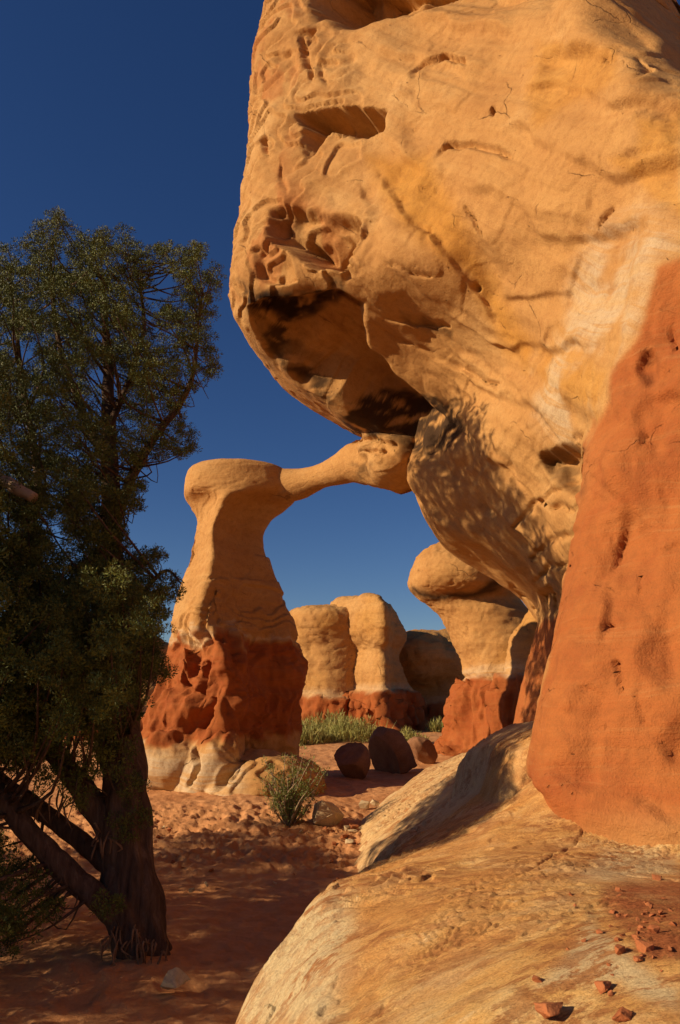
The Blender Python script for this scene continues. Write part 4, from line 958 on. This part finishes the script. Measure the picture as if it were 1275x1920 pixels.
    # twigs that carry the tufts
    sk = np.concatenate([catmull(np.array(l[0][0]), 60, False) for l in limbs] + [catmull(np.array(trunk[0][0]), 90, False)[30:]])
    pcs = []
    for k in range(0, len(lobes)):
        c = lobes[k]; d = np.linalg.norm(sk - c, axis=1) + .6 * np.maximum(0, sk[:, 2] - c[2] + .1); j = np.argmin(d)
        if np.linalg.norm(sk[j] - c) > 1.1: continue
        mid = (sk[j] + c) / 2 + rnd.normal(size=3) * .06 - np.array([0, 0, .05]); r0 = .004 + .012 * np.linalg.norm(sk[j] - c)
        pcs.append(tube([sk[j], mid, c], [r0, r0 * .6, .003], 5, 7))
    for k in range(90):
        c = cent[rnd.randint(len(cent))]; e = c + rnd.normal(size=3) * np.array([.12, .12, .10]) - np.array([0, 0, .10])
        pcs.append(tube([c, (c + e) / 2 + rnd.normal(size=3) * .02, e], [.005, .004, .002], 4, 5))
    V, fs = join(pcs); me = make_mesh('twigs', V, fs); o = put('twigs', me, M_BARK); me.transform(t.matrix_world.inverted()); o.parent = t; tag(o, kind='stuff')
    # shredded bark hanging from the foot and the forks
    pcs = []
    for (a, b, d, n_) in [(235, 1750, 4.80, 16), (282, 1770, 4.80, 14), (110, 1490, 4.88, 10), (205, 1560, 4.85, 8)]:
        for k in range(n_):
            p0 = np.array(P(a + rnd.uniform(-30, 30), b + rnd.uniform(-18, 18), d + rnd.uniform(-.04, .04)))
            ln = rnd.uniform(.06, .16); e = p0 + np.array([rnd.uniform(-.05, .05), rnd.uniform(-.05, .02), -ln])
            pcs.append(tube([p0, (p0 + e) / 2 + rnd.normal(size=3) * .025, e], [.004, .008, .002], 4, 6))
    V, fs = join(pcs); me = make_mesh('loose_bark', V, fs); o = put('loose_bark', me, M_STRIP); me.transform(t.matrix_world.inverted()); o.parent = t; tag(o, kind='stuff')
build_tree()

def small_bush():
    rnd = np.random.RandomState(17)
    b = on_ground(540, 1545); t = empty('bush', b); tag(t, 'scraggly green bush with bare pale twigs at the foot of the pillar mound', 'bush')
    pcs, tips = [], []
    for k in range(46):
        a = rnd.uniform(0, 2 * math.pi); sp = rnd.uniform(.05, .34); h = rnd.uniform(.22, .72)
        e = np.array([math.cos(a) * sp + .05, math.sin(a) * sp, h]); m = e * .5 + rnd.normal(size=3) * .04
        pcs.append(tube([(0, 0, -.05), m, e], [.010, .007, .003], 5, 8))
        for q in np.linspace(.35, 1, 7): tips.append(catmull(np.array([(0, 0, -.05), m, e]), 20, False)[int(q * 19)] + rnd.normal(size=3) * .03)
    V, fs = join(pcs); put('stems', make_mesh('stems', V, fs), M_WOOD, None).parent = t
    tips = np.array(tips)[: int(46 * 7)]; tips = tips[rnd.uniform(size=len(tips)) < .75]
    V, Q = sprays(tips, rnd.uniform(.03, .06, len(tips)), 22, rnd, (.02, .05), .008, .5)
    put('foliage', make_mesh('foliage', V, Q, False), M_BUSH).parent = t
small_bush()
def grass_clump(px_, py_, rad, h, n, label, seed):
    rnd = np.random.RandomState(seed); b = on_ground(px_, py_)
    m = n // 22; a = rnd.uniform(0, 2 * math.pi, m); r = np.sqrt(rnd.uniform(0, 1, m)); lump = rnd.uniform(.55, 1.1, m)
    top = h * np.sqrt(np.maximum(1 - r ** 2, .05)) * lump
    c = np.stack([np.cos(a) * r * rad, np.sin(a) * r * rad * .7, top * rnd.uniform(.15, .8, m)], 1)
    V, Q = sprays(c, np.full(m, .09), 30, rnd, (.07, .19), .014, 1.3)
    n2 = n // 6; a = rnd.uniform(0, 2 * math.pi, n2); r = np.sqrt(rnd.uniform(0, 1, n2)) * rad
    c = np.stack([np.cos(a) * r, np.sin(a) * r * .7, np.full(n2, -.03)], 1)
    d = np.stack([np.cos(a) * .3 + rnd.normal(size=n2) * .25, np.sin(a) * .3 + rnd.normal(size=n2) * .25, np.ones(n2)], 1); d /= np.linalg.norm(d, axis=1)[:, None]
    V2, Q2 = leaflets(c, d, rnd.uniform(.3, .9, n2) * h, np.full(n2, .014), rnd)
    o = put('grass_clump', make_mesh('grass_clump', np.concatenate([V, V2]), np.concatenate([Q, Q2 + len(V)]), False), M_GRASS); o.location = b
    tag(o, label, 'grass clump', 'grass clumps behind the boulders')
grass_clump(605, 1383, 1.1, .75, 2600, 'tall yellow green grass clump at the foot of the pale low knob', 1)
grass_clump(665, 1392, .75, .75, 2200, 'bushy yellow green grass clump left of the large dark boulder', 2)
grass_clump(575, 1396, .5, .55, 1600, 'darker low grass clump against the right side of the pillar foot', 3)
grass_clump(826, 1374, .35, .45, 900, 'small grass tuft in front of the dark shaded cliff', 4)
grass_clump(765, 1395, .4, .35, 800, 'sparse grass tuft right of the large dark boulder', 5)
